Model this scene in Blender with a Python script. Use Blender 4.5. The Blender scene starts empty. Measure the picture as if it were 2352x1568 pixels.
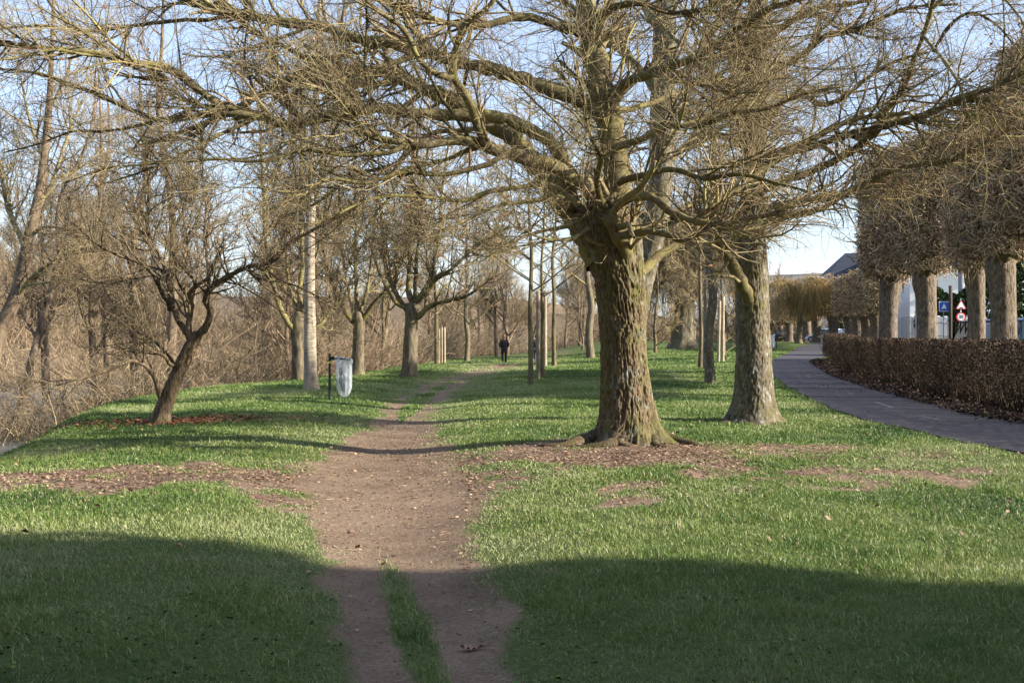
import bpy, math, random
import numpy as np
from mathutils import Vector, noise as mnoise
random.seed(7)
RNG = np.random.default_rng(11)
SC = bpy.context.scene
COL = SC.collection
F = 1138.0            # focal length in pixels of the 1024 wide picture
S = 1024/2352.0
CAMZ = 1.6

def W(px, py, d):     # a direction of sight and a depth -> world point
    return np.array([(px-1176)*S*d/F, d, CAMZ-(py-772)*S*d/F])

# ------------------------------------------------------------------ noise
def _hash(ix, iy, seed):
    h = (ix.astype(np.int64)*374761393 + iy.astype(np.int64)*668265263 + seed*1442695041) & 0xffffffff
    h = ((h ^ (h >> 13))*1274126177) & 0xffffffff
    return ((h ^ (h >> 16)) & 0xffffff)/float(0xffffff)
def vnoise(x, y, seed=0):
    x = np.asarray(x, float); y = np.asarray(y, float)
    ix = np.floor(x); iy = np.floor(y); fx = x-ix; fy = y-iy
    fx = fx*fx*(3-2*fx); fy = fy*fy*(3-2*fy)
    a = _hash(ix, iy, seed); b = _hash(ix+1, iy, seed); c = _hash(ix, iy+1, seed); d = _hash(ix+1, iy+1, seed)
    return (a*(1-fx)+b*fx)*(1-fy)+(c*(1-fx)+d*fx)*fy
def fbm(x, y, seed=0, o=4):
    s = 0; a = .5; t = 0
    for k in range(o):
        s = s+a*vnoise(x*2**k, y*2**k, seed+k*17); t += a; a *= .5
    return s/t
def sstep(a, b, x):
    t = np.clip((np.asarray(x, float)-a)/(b-a), 0, 1)
    return t*t*(3-2*t)

# ------------------------------------------------------------------ mesh building
class MB:
    def __init__(s):
        s.V = []; s.Q = []; s.T = []; s.qm = []; s.tm = []; s.A = []; s.n = 0
    def add(s, V, quads=None, tris=None, mat=0, attr=None):
        V = np.asarray(V, np.float32).reshape(-1, 3)
        s.V.append(V)
        s.A.append(np.full(len(V), .5, np.float32) if attr is None else np.asarray(attr, np.float32))
        if quads is not None and len(quads):
            q = np.asarray(quads, np.int64).reshape(-1, 4)+s.n
            s.Q.append(q); s.qm.append(np.full(len(q), mat, np.int32))
        if tris is not None and len(tris):
            t = np.asarray(tris, np.int64).reshape(-1, 3)+s.n
            s.T.append(t); s.tm.append(np.full(len(t), mat, np.int32))
        s.n += len(V)
        return s
    def box(s, c, size, mat=0, rot=0, taper=1.0):
        x, y, z = np.array(size)/2.0
        v = np.array([[-x,-y,-z],[x,-y,-z],[x,y,-z],[-x,y,-z],[-x*taper,-y*taper,z],[x*taper,-y*taper,z],[x*taper,y*taper,z],[-x*taper,y*taper,z]])
        if rot:
            ca, sa = math.cos(rot), math.sin(rot)
            v = np.stack([v[:,0]*ca-v[:,1]*sa, v[:,0]*sa+v[:,1]*ca, v[:,2]], 1)
        s.add(v+np.array(c), [[3,2,1,0],[4,5,6,7],[0,1,5,4],[1,2,6,5],[2,3,7,6],[3,0,4,7]], mat=mat)
        return s
    def build(s, name, mats, parent=None, origin=(0,0,0), smooth=False):
        V = np.concatenate(s.V)-np.array(origin, np.float32)
        A = np.concatenate(s.A)
        m = bpy.data.meshes.new(name)
        Q = np.concatenate(s.Q) if s.Q else np.zeros((0,4), np.int64)
        T = np.concatenate(s.T) if s.T else np.zeros((0,3), np.int64)
        qm = np.concatenate(s.qm) if s.qm else np.zeros(0, np.int32)
        tm = np.concatenate(s.tm) if s.tm else np.zeros(0, np.int32)
        m.vertices.add(len(V)); m.vertices.foreach_set('co', np.ascontiguousarray(V, np.float32).ravel())
        loops = np.concatenate([Q.ravel(), T.ravel()]).astype(np.int32)
        m.loops.add(len(loops)); m.loops.foreach_set('vertex_index', loops)
        npoly = len(Q)+len(T)
        m.polygons.add(npoly)
        m.polygons.foreach_set('loop_start', np.concatenate([np.arange(len(Q))*4, len(Q)*4+np.arange(len(T))*3]).astype(np.int32))
        for mm in (mats if isinstance(mats, (list, tuple)) else [mats]): m.materials.append(mm)
        m.polygons.foreach_set('material_index', np.concatenate([qm, tm]))
        m.polygons.foreach_set('use_smooth', np.full(npoly, smooth))
        a = m.attributes.new('tint', 'FLOAT', 'POINT'); a.data.foreach_set('value', A)
        m.update(calc_edges=True)
        o = bpy.data.objects.new(name, m); COL.objects.link(o)
        if parent is not None: o.parent = parent
        return o

def tubes(mb, P, R, K=3, mat=0, tint=None, cap=False):
    P = np.asarray(P, float); R = np.asarray(R, float)
    if P.ndim == 2: P = P[None]; R = R[None]
    N, M, _ = P.shape
    T = np.gradient(P, axis=1); T /= np.linalg.norm(T, axis=2, keepdims=True)+1e-9
    mt = P[:, -1]-P[:, 0]; mt /= np.linalg.norm(mt, axis=1, keepdims=True)+1e-9
    ref = np.where((np.abs(mt[:, 2]) > .75)[:, None], np.array([1., .13, 0]), np.array([.05, .1, 1.]))[:, None, :]
    U = np.cross(T, np.broadcast_to(ref, T.shape)); U /= np.linalg.norm(U, axis=2, keepdims=True)+1e-9
    B = np.cross(T, U)
    a = np.arange(K)*2*math.pi/K
    V = P[:, :, None, :]+R[:, :, None, None]*(np.cos(a)[None, None, :, None]*U[:, :, None, :]+np.sin(a)[None, None, :, None]*B[:, :, None, :])
    i = np.arange(N)[:, None, None]*M*K+np.arange(M-1)[None, :, None]*K
    k = np.arange(K)[None, None, :]; k2 = (k+1) % K
    q = np.stack([i+k, i+k2, i+K+k2, i+K+k], -1).reshape(-1, 4)
    t = None
    if tint is None: tint = RNG.random(N)
    A = np.repeat(np.asarray(tint), M*K)
    tr = None
    if cap and K > 3:
        tr = []
        for n in range(N):
            b = n*M*K+(M-1)*K
            tr += [[b, b+j, b+j+1] for j in range(1, K-1)]
    mb.add(V.reshape(-1, 3), quads=q, tris=tr, mat=mat, attr=A)

def catmull(pts, n):
    pts = np.asarray(pts, float)
    P = np.vstack([2*pts[0]-pts[1], pts, 2*pts[-1]-pts[-2]])
    L = np.r_[0, np.cumsum(np.linalg.norm(np.diff(pts[:, :3], axis=0), axis=1))]
    u = np.linspace(0, L[-1], n)
    k = np.clip(np.searchsorted(L, u, side='right')-1, 0, len(pts)-2)
    t = ((u-L[k])/np.maximum(L[k+1]-L[k], 1e-9))[:, None]
    p0, p1, p2, p3 = P[k], P[k+1], P[k+2], P[k+3]
    return .5*(2*p1+(p2-p0)*t+(2*p0-5*p1+4*p2-p3)*t*t+(3*p1-p0-3*p2+p3)*t**3)

def unit(v): return v/(np.linalg.norm(v, axis=-1, keepdims=True)+1e-9)

def grow(P, R, count, length, ang=(35, 75), rr=(.35, .6), steps=6, wig=.25, trop=(0, 0, .1), tr=(.15, 1.0), rmax=None, rmin=.002, taper=.35, seed=0, tippow=.5, hfac=None, clip=None):
    """children branches on parents P (N,S,3): returns (count,steps,3),(count,steps)"""
    r = np.random.default_rng(seed)
    N, M, _ = P.shape
    L = np.linalg.norm(np.diff(P, axis=1), axis=2).sum(1)
    idx = r.choice(N, count, p=L/L.sum())
    t = tr[0]+(tr[1]-tr[0])*r.random(count)
    f = t*(M-1); k = np.clip(f.astype(int), 0, M-2); w = (f-k)[:, None]
    base = P[idx, k]*(1-w)+P[idx, k+1]*w
    br = R[idx, k]*(1-w[:, 0])+R[idx, k+1]*w[:, 0]
    tan = unit(P[idx, k+1]-P[idx, k])
    rnd = unit(r.normal(size=(count, 3)))
    perp = unit(np.cross(tan, rnd))
    if hfac is not None:
        perp[:, 2] *= hfac; perp = unit(perp)
    an = np.radians(ang[0]+(ang[1]-ang[0])*r.random(count))[:, None]
    d = unit(tan*np.cos(an)+perp*np.sin(an))
    ln = (length[0]+(length[1]-length[0])*r.random(count))*(1-tippow*t)
    rad = np.maximum(br*(rr[0]+(rr[1]-rr[0])*r.random(count)), rmin)
    if rmax is not None: rad = np.minimum(rad, rmax)
    st = (ln/(steps-1))[:, None]
    out = np.zeros((count, steps, 3)); out[:, 0] = base
    trop = np.array(trop, float)
    for s in range(1, steps):
        d = unit(d+r.normal(size=(count, 3))*wig+trop)
        out[:, s] = out[:, s-1]+d*st
        if clip is not None: out[:, s] = clip(out[:, s])
    tp = np.linspace(1, taper, steps)[None]
    return out, np.maximum(rad[:, None]*tp, rmin*.6)

def resample(P, R, n):
    Q = catmull(np.c_[P, R], n)
    return Q[:, :3], np.abs(Q[:, 3])

# ------------------------------------------------------------------ tagging
def tag(o, label=None, cat=None, group=None, kind=None):
    if label: o['label'] = label
    if cat: o['category'] = cat
    if group: o['group'] = group
    if kind: o['kind'] = kind
    return o
def empty(name, loc=(0,0,0), label=None, cat=None, group=None, rz=0):
    o = bpy.data.objects.new(name, None); COL.objects.link(o)
    o.location = loc; o.rotation_euler = (0, 0, rz); o.empty_display_size = .2
    return tag(o, label, cat, group)
def copy_tree(o, loc, rz=0, sc=1.0, label=None, group=None, cat=None):
    c = o.copy(); COL.objects.link(c); c.location = loc; c.rotation_euler = (0, 0, rz)
    c.scale = (sc, sc, sc) if not isinstance(sc, tuple) else sc
    for ch in o.children:
        e = ch.copy(); COL.objects.link(e); e.parent = c
        for g in ch.children:
            h = g.copy(); COL.objects.link(h); h.parent = e
    return tag(c, label, cat, group)

# ------------------------------------------------------------------ materials
def newmat(name):
    m = bpy.data.materials.new(name); m.use_nodes = True
    nt = m.node_tree; b = nt.nodes['Principled BSDF']
    b.inputs['Specular IOR Level'].default_value = .25
    return m, nt, b
def ramp(nt, stops, interp='LINEAR'):
    r = nt.nodes.new('ShaderNodeValToRGB'); e = r.color_ramp.elements
    r.color_ramp.interpolation = interp
    while len(e) < len(stops): e.new(.5)
    for k, (p, c) in enumerate(stops):
        e[k].position = p; e[k].color = (*c, 1)
    return r
def noise_tex(nt, scale, detail=4, rough=.6, coord='Object', stretch=(1,1,1), dist=0.0):
    tc = nt.nodes.new('ShaderNodeTexCoord'); mp = nt.nodes.new('ShaderNodeMapping')
    mp.inputs['Scale'].default_value = stretch
    n = nt.nodes.new('ShaderNodeTexNoise'); n.inputs['Scale'].default_value = scale
    n.inputs['Detail'].default_value = detail; n.inputs['Roughness'].default_value = rough; n.inputs['Distortion'].default_value = dist
    nt.links.new(tc.outputs[coord], mp.inputs['Vector']); nt.links.new(mp.outputs['Vector'], n.inputs['Vector'])
    return n
def mixc(nt, fac, a, b, blend='MIX'):
    m = nt.nodes.new('ShaderNodeMix'); m.data_type = 'RGBA'; m.blend_type = blend
    for sock, v in ((m.inputs[0], fac), (m.inputs[6], a), (m.inputs[7], b)):
        if hasattr(v, 'links'): nt.links.new(v, sock)
        elif isinstance(v, tuple): sock.default_value = (*v, 1)
        else: sock.default_value = v
    return m.outputs[2]
def attr_fac(nt, name='tint'):
    a = nt.nodes.new('ShaderNodeAttribute'); a.attribute_name = name
    return a.outputs['Fac']
def plain(name, col, rough=.6, var=.12, scale=6, metal=0.0, spec=.3):
    m, nt, b = newmat(name)
    n = noise_tex(nt, scale, 5)
    r = ramp(nt, [(.3, tuple(c*(1-var) for c in col)), (.7, tuple(min(1, c*(1+var)) for c in col))])
    nt.links.new(n.outputs['Fac'], r.inputs['Fac']); nt.links.new(r.outputs['Color'], b.inputs['Base Color'])
    b.inputs['Roughness'].default_value = rough; b.inputs['Metallic'].default_value = metal; b.inputs['Specular IOR Level'].default_value = spec
    return m
def bark(name, dark, light, moss, moss_amt=.5, scale=14, stretch=(1,1,.22), bump=.6, lichen=None, bdist=.02):
    m, nt, b = newmat(name)
    n = noise_tex(nt, scale, 6, .65, stretch=stretch)
    r = ramp(nt, [(.32, dark), (.62, light)])
    nt.links.new(n.outputs['Fac'], r.inputs['Fac'])
    c = r.outputs['Color']
    if lichen:
        n3 = noise_tex(nt, 7, 5, .7, stretch=(1,1,.6)); r3 = ramp(nt, [(.54, (0,0,0)), (.64, (1,1,1))])
        nt.links.new(n3.outputs['Fac'], r3.inputs['Fac']); c = mixc(nt, r3.outputs['Color'], c, lichen)
    if moss:
        n2 = noise_tex(nt, 2.3, 5, .7)
        lo = .75-moss_amt*.5
        r2 = ramp(nt, [(lo-.08, (0,0,0)), (lo+.14, (1,1,1))])
        nt.links.new(n2.outputs['Fac'], r2.inputs['Fac'])
        c = mixc(nt, r2.outputs['Color'], c, moss)
    c2 = mixc(nt, attr_fac(nt), (.52,.50,.48), (1.22,1.18,1.12))
    c = mixc(nt, 1.0, c, c2, 'MULTIPLY')
    nt.links.new(c, b.inputs['Base Color'])
    b.inputs['Roughness'].default_value = .9; b.inputs['Specular IOR Level'].default_value = .12
    if bump:
        bp = nt.nodes.new('ShaderNodeBump'); bp.inputs['Strength'].default_value = bump; bp.inputs['Distance'].default_value = bdist
        nt.links.new(n.outputs['Fac'], bp.inputs['Height']); nt.links.new(bp.outputs['Normal'], b.inputs['Normal'])
    return m
def twigmat(name, stops):
    m, nt, b = newmat(name)
    r = ramp(nt, stops); nt.links.new(attr_fac(nt), r.inputs['Fac'])
    n = noise_tex(nt, 1.7, 3); r2 = ramp(nt, [(.3, (.75,.75,.75)), (.7, (1.2,1.2,1.15))]); nt.links.new(n.outputs['Fac'], r2.inputs['Fac'])
    n3 = noise_tex(nt, .16, 3); r3 = ramp(nt, [(.35,(.74,.73,.66)), (.65,(1.16,1.06,1.0))]); nt.links.new(n3.outputs['Fac'], r3.inputs['Fac'])
    c = mixc(nt, 1.0, mixc(nt, 1.0, r.outputs['Color'], r2.outputs['Color'], 'MULTIPLY'), r3.outputs['Color'], 'MULTIPLY')
    nt.links.new(c, b.inputs['Base Color']); b.inputs['Roughness'].default_value = .75; b.inputs['Specular IOR Level'].default_value = .2
    return m
M = {}
M['bark_main'] = bark('bark_main', (.03,.022,.014), (.215,.165,.10), (.12,.122,.042), .44, 48, (1,1,.22), 1.0, lichen=(.27,.27,.23))
M['bark_second'] = bark('bark_second', (.034,.029,.020), (.205,.175,.125), (.13,.125,.045), .36, 40, (1,1,.3), .7, lichen=(.30,.30,.265))
M['bark_dark'] = bark('bark_dark', (.05,.037,.024), (.27,.205,.135), (.12,.12,.04), .25, 30, (1,1,.2), .9)
M['bark_grey'] = bark('bark_grey', (.075,.06,.042), (.20,.17,.12), (.19,.18,.07), .3, 14, (1,1,.25), .6)
M['bark_pale'] = bark('bark_pale', (.17,.145,.11), (.40,.35,.275), None, 0, 9, (.5,.5,3.0), .3)
M['bark_young'] = bark('bark_young', (.085,.07,.042), (.18,.15,.09), (.17,.15,.045), .4, 10, (1,1,.4), .3)
M['bark_pollard'] = bark('bark_pollard', (.04,.03,.022), (.25,.205,.16), (.16,.145,.07), .22, 22, (1,1,.25), 1.0, bdist=.05)
M['bark_far'] = bark('bark_far', (.08,.06,.042), (.22,.17,.12), (.15,.13,.065), .2, 5, (1,1,.3), .3)
M['limb'] = bark('limb', (.075,.06,.036), (.255,.215,.13), (.27,.245,.09), .5, 11, (1,1,1), .5)
M['limb_dark'] = bark('limb_dark', (.065,.05,.034), (.22,.175,.115), (.17,.16,.06), .3, 12, (1,1,1), .5)
M['twig'] = twigmat('twig', [(0,(.11,.088,.055)), (.4,(.245,.205,.118)), (.8,(.38,.335,.19)), (1,(.29,.175,.12))])
M['twig_dark'] = twigmat('twig_dark', [(0,(.10,.076,.05)), (.6,(.22,.175,.11)), (1,(.30,.25,.15))])
M['twig_tan'] = twigmat('twig_tan', [(0,(.18,.14,.09)), (.5,(.31,.245,.155)), (1,(.44,.36,.22))])
M['twig_far'] = twigmat('twig_far', [(0,(.13,.098,.066)), (.5,(.25,.195,.132)), (1,(.36,.29,.195))])
M['twig_pollard'] = twigmat('twig_pollard', [(0,(.13,.09,.06)), (.4,(.40,.295,.21)), (.8,(.66,.53,.39)), (1,(.46,.38,.22))])
M['hedge_stem'] = twigmat('hedge_stem', [(0,(.035,.026,.02)), (.7,(.085,.062,.043)), (1,(.16,.125,.08))])
M['willow_twig'] = twigmat('willow_twig', [(0,(.26,.185,.08)), (.6,(.38,.28,.125)), (1,(.44,.33,.17))])
M['litter'] = twigmat('litter', [(0,(.11,.06,.045)), (.4,(.24,.155,.11)), (.75,(.37,.26,.19)), (1,(.48,.36,.27))])
M['litter_dark'] = twigmat('litter_dark', [(0,(.025,.016,.013)), (.5,(.065,.041,.032)), (.85,(.115,.076,.058)), (1,(.17,.12,.09))])
M['weed'] = twigmat('weed', [(0,(.05,.11,.03)), (.6,(.10,.19,.045)), (1,(.17,.25,.07))])
M['russet'] = twigmat('russet', [(0,(.18,.06,.03)), (.5,(.29,.13,.075)), (1,(.40,.22,.13))])
M['straw'] = twigmat('straw', [(0,(.20,.145,.10)), (.6,(.36,.27,.19)), (1,(.46,.37,.27))])
M['hedge_leaf'] = twigmat('hedge_leaf', [(0,(.028,.02,.015)), (.5,(.08,.054,.037)), (.85,(.175,.112,.07)), (1,(.09,.08,.034))])
M['evergreen'] = twigmat('evergreen', [(0,(.018,.035,.012)), (.6,(.04,.075,.022)), (1,(.07,.11,.035))])

# ------------------------------------------------------------------ terrain
BX = [-20, 0, 17, 30, 38, 45, 52, 70, 97, 150, 220, 320]
BV = [-5.8, -6.0, -7.1, -10.3, -10.4, -8.8, -7.2, -5.3, -3.4, 8, 28, 55]
def bank(y): return np.interp(y, BX, BV)
def trk(rows):   # rows of (py, px ...) -> depth table
    rows = sorted(rows, key=lambda r: -r[0])
    d = np.array([CAMZ*F/((r[0]-772)*S) for r in rows])
    cols = [np.array([(r[k]-1176)*S*dd/F for r, dd in zip(rows, d)]) for k in range(1, len(rows[0]))]
    return d, cols
TD, (TL, TR, ML, MR) = trk([   # py, left edge, right edge, median left, median right
    (1760, 850, 1310, 1040, 1150), (1568, 815, 1225, 972, 1068), (1500, 805, 1185, 935, 1030), (1400, 790, 1135, 908, 985), (1300, 765, 1090, 880, 952),
    (1240, 745, 1080, 862, 908), (1205, 725, 1085, 876, 882), (1100, 660, 1095, 880, 880), (1050, 690, 1070, 900, 900), (1000, 800, 1010, 910, 910),
    (965, 850, 998, 915, 917), (940, 880, 992, 918, 946), (920, 905, 1000, 930, 968), (900, 925, 1030, 952, 992), (882, 965, 1058, 1000, 1018),
    (860, 1015, 1085, 1050, 1052), (845, 1075, 1140, 1110, 1110), (836, 1120, 1195, 1150, 1150), (824, 1200, 1260, 1230, 1230), (815, 1270, 1330, 1300, 1300)])
PD = np.array([-20, 0, 8, 15.3, 22.8, 33, 47, 60, 71, 92, 112, 130])
PLX = np.array([8.5, 7.4, 7.15, 6.95, 6.75, 8.25, 10.7, 13.4, 17.0, 23.3, 30.5, 39])
PWX = np.array([3, 2.9, 2.8, 2.7, 2.65, 2.6, 2.55, 2.5, 2.7, 3.2, 3.6, 4])
def path_l(y): return np.interp(y, PD, PLX)
def path_r(y): return np.interp(y, PD, PLX)+np.interp(y, PD, PWX)
def dirt(x, y):
    """0 = turf, 1 = bare trodden soil"""
    L = np.interp(y, TD, TL); R = np.interp(y, TD, TR); A = np.interp(y, TD, ML); B = np.interp(y, TD, MR)
    wob = ((fbm(x*1.6, y*1.0, 3)-.5)*.7+(fbm(x*4.5, y*3.0, 13)-.5)*.45)*np.clip(y/14, .55, 1.6)
    soft = .16+.022*y
    m = sstep(-soft, soft, x-L+wob)*sstep(-soft, soft, R-x+wob)
    med = sstep(-.10, .10, x-A+wob*.35)*sstep(-.10, .10, B-x+wob*.35)
    m = m*(1-.95*med*sstep(.02, .15, B-A))
    m = np.where(y > 66, m*.55, m)
    # worn ground round the tree and to the left
    n = fbm(x*.9+9, y*.9, 21)
    w1 = np.exp(-((x-1.6)/4.4)**2-((y-15.4)/1.9)**2)*1.15
    w2 = np.exp(-((x+3.8)/4.6)**2-((y-13.1)/1.9)**2)*.98
    w3 = np.exp(-((x-4.2)/2.6)**2-((y-13.6)/2.2)**2)*.64
    w4 = np.exp(-((x-2.2)/2.6)**2-((y-11.6)/1.7)**2)*.52
    w5 = np.exp(-((x-8.6)/1.9)**2-((y-21.0)/.9)**2)*.8
    w6 = np.exp(-((x+6.9)/2.3)**2-((y-22.0)/.7)**2)*.85
    w = np.maximum.reduce([w1, w2, w3, w4, w5, w6])
    n = .55*n+.45*fbm(x*3.3+2, y*2.6, 27)
    w = sstep(.30, 1.15, w*1.06+(n-.5)*2.7)
    return np.clip(np.maximum(m, w*.95), 0, 1)
def hgt(x, y):
    x = np.asarray(x, float); y = np.asarray(y, float)
    s = x-bank(y)
    h = -2.5*sstep(0, 4.2, -s)
    h = h-.12*sstep(-3.5, 0, -s)
    h = h+3.5*sstep(25, 36, -s)
    rise = .0168*np.clip(y-45, 0, 58)*sstep(1, 12, x)
    h = h+rise*sstep(-2, 4, s)
    h = h+.42*sstep(2.6, 5.2, x-path_r(y))
    h = h+9*sstep(165, 240, y)*(1-sstep(22, 40, x))+8*sstep(60, 110, -x)*sstep(20, 60, y)
    L = np.interp(y, TD, TL); R = np.interp(y, TD, TR); c = (L+R)/2
    h = h-.15*np.exp(-((x-c)/(.9+.02*y))**2)*(y < 66)
    h = h+.10*np.exp(-((x-1.9)/1.7)**2-((y-16.6)/1.5)**2)
    h = h+(fbm(x*.35, y*.35, 5)-.5)*.10*sstep(2, 4, np.abs(x-path_l(y)-1.5))
    return h

def make_ground():
    nr, nc = 520, 560
    t = np.linspace(0, 1, nr)
    y = -14+17*(np.exp(t*math.log(1+354/17.))-1)
    u = np.linspace(-1, 1, nc); u = np.sign(u)*(np.abs(u)*.55+.45*np.abs(u)**3)*1.75
    Y = np.repeat(y[:, None], nc, 1); X = u[None]*(Y+22)
    Z = hgt(X, Y)
    D = dirt(X, Y)
    V = np.stack([X, Y, Z], -1).reshape(-1, 3)
    i = (np.arange(nr-1)[:, None]*nc+np.arange(nc-1)[None]).reshape(-1)
    q = np.stack([i, i+1, i+nc+1, i+nc], 1)
    m, nt, b = newmat('ground_soil')
    f = attr_fac(nt)
    n1 = noise_tex(nt, 38, 6, .7); r1 = ramp(nt, [(.25,(.13,.094,.066)), (.5,(.245,.178,.123)), (.75,(.375,.283,.2))])
    nt.links.new(n1.outputs['Fac'], r1.inputs['Fac'])
    n4 = noise_tex(nt, 1.1, 4, .6); r4 = ramp(nt, [(.3,(.66,.62,.60)), (.7,(1.15,1.13,1.1))]); nt.links.new(n4.outputs['Fac'], r4.inputs['Fac'])
    dcol = mixc(nt, 1.0, r1.outputs['Color'], r4.outputs['Color'], 'MULTIPLY')
    n2 = noise_tex(nt, 22, 6, .7); r2 = ramp(nt, [(.3,(.05,.07,.022)), (.7,(.13,.17,.05))]); nt.links.new(n2.outputs['Fac'], r2.inputs['Fac'])
    n3 = noise_tex(nt, 5, 5, .7)
    ma = nt.nodes.new('ShaderNodeMath'); ma.operation = 'ADD'; nt.links.new(f, ma.inputs[0])
    mb_ = nt.nodes.new('ShaderNodeMath'); mb_.operation = 'MULTIPLY_ADD'; nt.links.new(n3.outputs['Fac'], mb_.inputs[0]); mb_.inputs[1].default_value = .5; mb_.inputs[2].default_value = -.25
    nt.links.new(mb_.outputs[0], ma.inputs[1])
    r3 = ramp(nt, [(.3,(0,0,0)), (.55,(1,1,1))]); nt.links.new(ma.outputs[0], r3.inputs['Fac'])
    c = mixc(nt, r3.outputs['Color'], r2.outputs['Color'], dcol)
    # far wood floor
    geo = nt.nodes.new('ShaderNodeNewGeometry'); sx = nt.nodes.new('ShaderNodeSeparateXYZ'); nt.links.new(geo.outputs['Position'], sx.inputs[0])
    a2 = nt.nodes.new('ShaderNodeAttribute'); a2.attribute_name = 'wood'
    nf = noise_tex(nt, 1.4, 7, .75); rf = ramp(nt, [(.3,(.085,.062,.04)), (.7,(.23,.17,.11))]); nt.links.new(nf.outputs['Fac'], rf.inputs['Fac'])
    c = mixc(nt, a2.outputs['Fac'], c, rf.outputs['Color'])
    nt.links.new(c, b.inputs['Base Color']); b.inputs['Roughness'].default_value = .95; b.inputs['Specular IOR Level'].default_value = .1
    bp = nt.nodes.new('ShaderNodeBump'); bp.inputs['Strength'].default_value = .9; bp.inputs['Distance'].default_value = .05
    nb = noise_tex(nt, 11, 9, .72); nt.links.new(nb.outputs['Fac'], bp.inputs['Height']); nt.links.new(bp.outputs['Normal'], b.inputs['Normal'])
    mb = MB().add(V, q, attr=D.ravel())
    o = mb.build('ground', m, smooth=True); tag(o, kind='structure')
    s = (X-bank(Y)).ravel()
    wood = np.maximum(sstep(.5, 2.5, -s), sstep(165, 180, Y.ravel()))
    a = o.data.attributes.new('wood', 'FLOAT', 'POINT'); a.data.foreach_set('value', wood.astype(np.float32))
make_ground()

def ribbon(name, y, xl, xr, lift, mat, nx=8, kind='structure'):
    X = xl[:, None]+(xr-xl)[:, None]*np.linspace(0, 1, nx)[None]; Y = np.repeat(y[:, None], nx, 1)
    Z = hgt(X, Y)+lift
    V = np.stack([X, Y, Z], -1).reshape(-1, 3)
    i = (np.arange(len(y)-1)[:, None]*nx+np.arange(nx-1)[None]).reshape(-1)
    o = MB().add(V, np.stack([i, i+1, i+nx+1, i+nx], 1)).build(name, mat, smooth=True)
    return tag(o, kind=kind)
m, nt, b = newmat('path_asphalt')
n = noise_tex(nt, 60, 6, .7); r = ramp(nt, [(.3,(.050,.044,.046)), (.7,(.090,.080,.083))]); nt.links.new(n.outputs['Fac'], r.inputs['Fac'])
n2 = noise_tex(nt, .9, 7, .7); r2 = ramp(nt, [(.3,(.84,.83,.84)), (.5,(.99,.98,.98)), (.7,(1.13,1.1,1.09))]); nt.links.new(n2.outputs['Fac'], r2.inputs['Fac'])
nt.links.new(mixc(nt, 1.0, r.outputs['Color'], r2.outputs['Color'], 'MULTIPLY'), b.inputs['Base Color']); b.inputs['Roughness'].default_value = .85
bp = nt.nodes.new('ShaderNodeBump'); bp.inputs['Strength'].default_value = .4; bp.inputs['Distance'].default_value = .006; nt.links.new(n.outputs['Fac'], bp.inputs['Height']); nt.links.new(bp.outputs['Normal'], b.inputs['Normal'])
M['asphalt'] = m
yy = np.concatenate([np.linspace(-14, 60, 150), np.linspace(61, 130, 80)])
ribbon('path', yy, path_l(yy)+.06*np.sin(yy*1.7)+.05*np.sin(yy*.61), path_r(yy)+.06*np.sin(yy*1.3), .016, M['asphalt'], 14)
M['worn_paint'] = plain('worn_paint', (.19,.185,.19), .8, .35, 20)
cx = lambda y: path_l(y)+1.35
for k, (a, bb) in enumerate([(21.5, 22.5), (25.2, 27.6), (31, 31.9), (44, 45.2)]):
    y = np.linspace(a, bb, 8); c = cx(y)
    ribbon('road_marking', y, c-.035, c+.035, .021, M['worn_paint'], 3)
# street beyond the pollarded row
M['street'] = plain('street_asphalt', (.09,.088,.092), .85, .2, 30)
yy = np.linspace(-14, 150, 140); sxl = 18.5+.16*(yy-45)
ribbon('street', yy, sxl+1.0, sxl+6.6, .016, M['street'], 8)

# river
m, nt, b = newmat('river_water')
b.inputs['Base Color'].default_value = (.10,.115,.115,1); b.inputs['Roughness'].default_value = .22; b.inputs['Specular IOR Level'].default_value = .5
n = noise_tex(nt, 3.5, 4, .6, stretch=(1,.35,1)); bp = nt.nodes.new('ShaderNodeBump'); bp.inputs['Strength'].default_value = .35; bp.inputs['Distance'].default_value = .05
nt.links.new(n.outputs['Fac'], bp.inputs['Height']); nt.links.new(bp.outputs['Normal'], b.inputs['Normal'])
o = MB().add([[-170,-16,-1.75],[40,-16,-1.75],[40,330,-1.75],[-170,330,-1.75]], [[0,1,2,3]]).build('river', m); tag(o, kind='structure')

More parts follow.
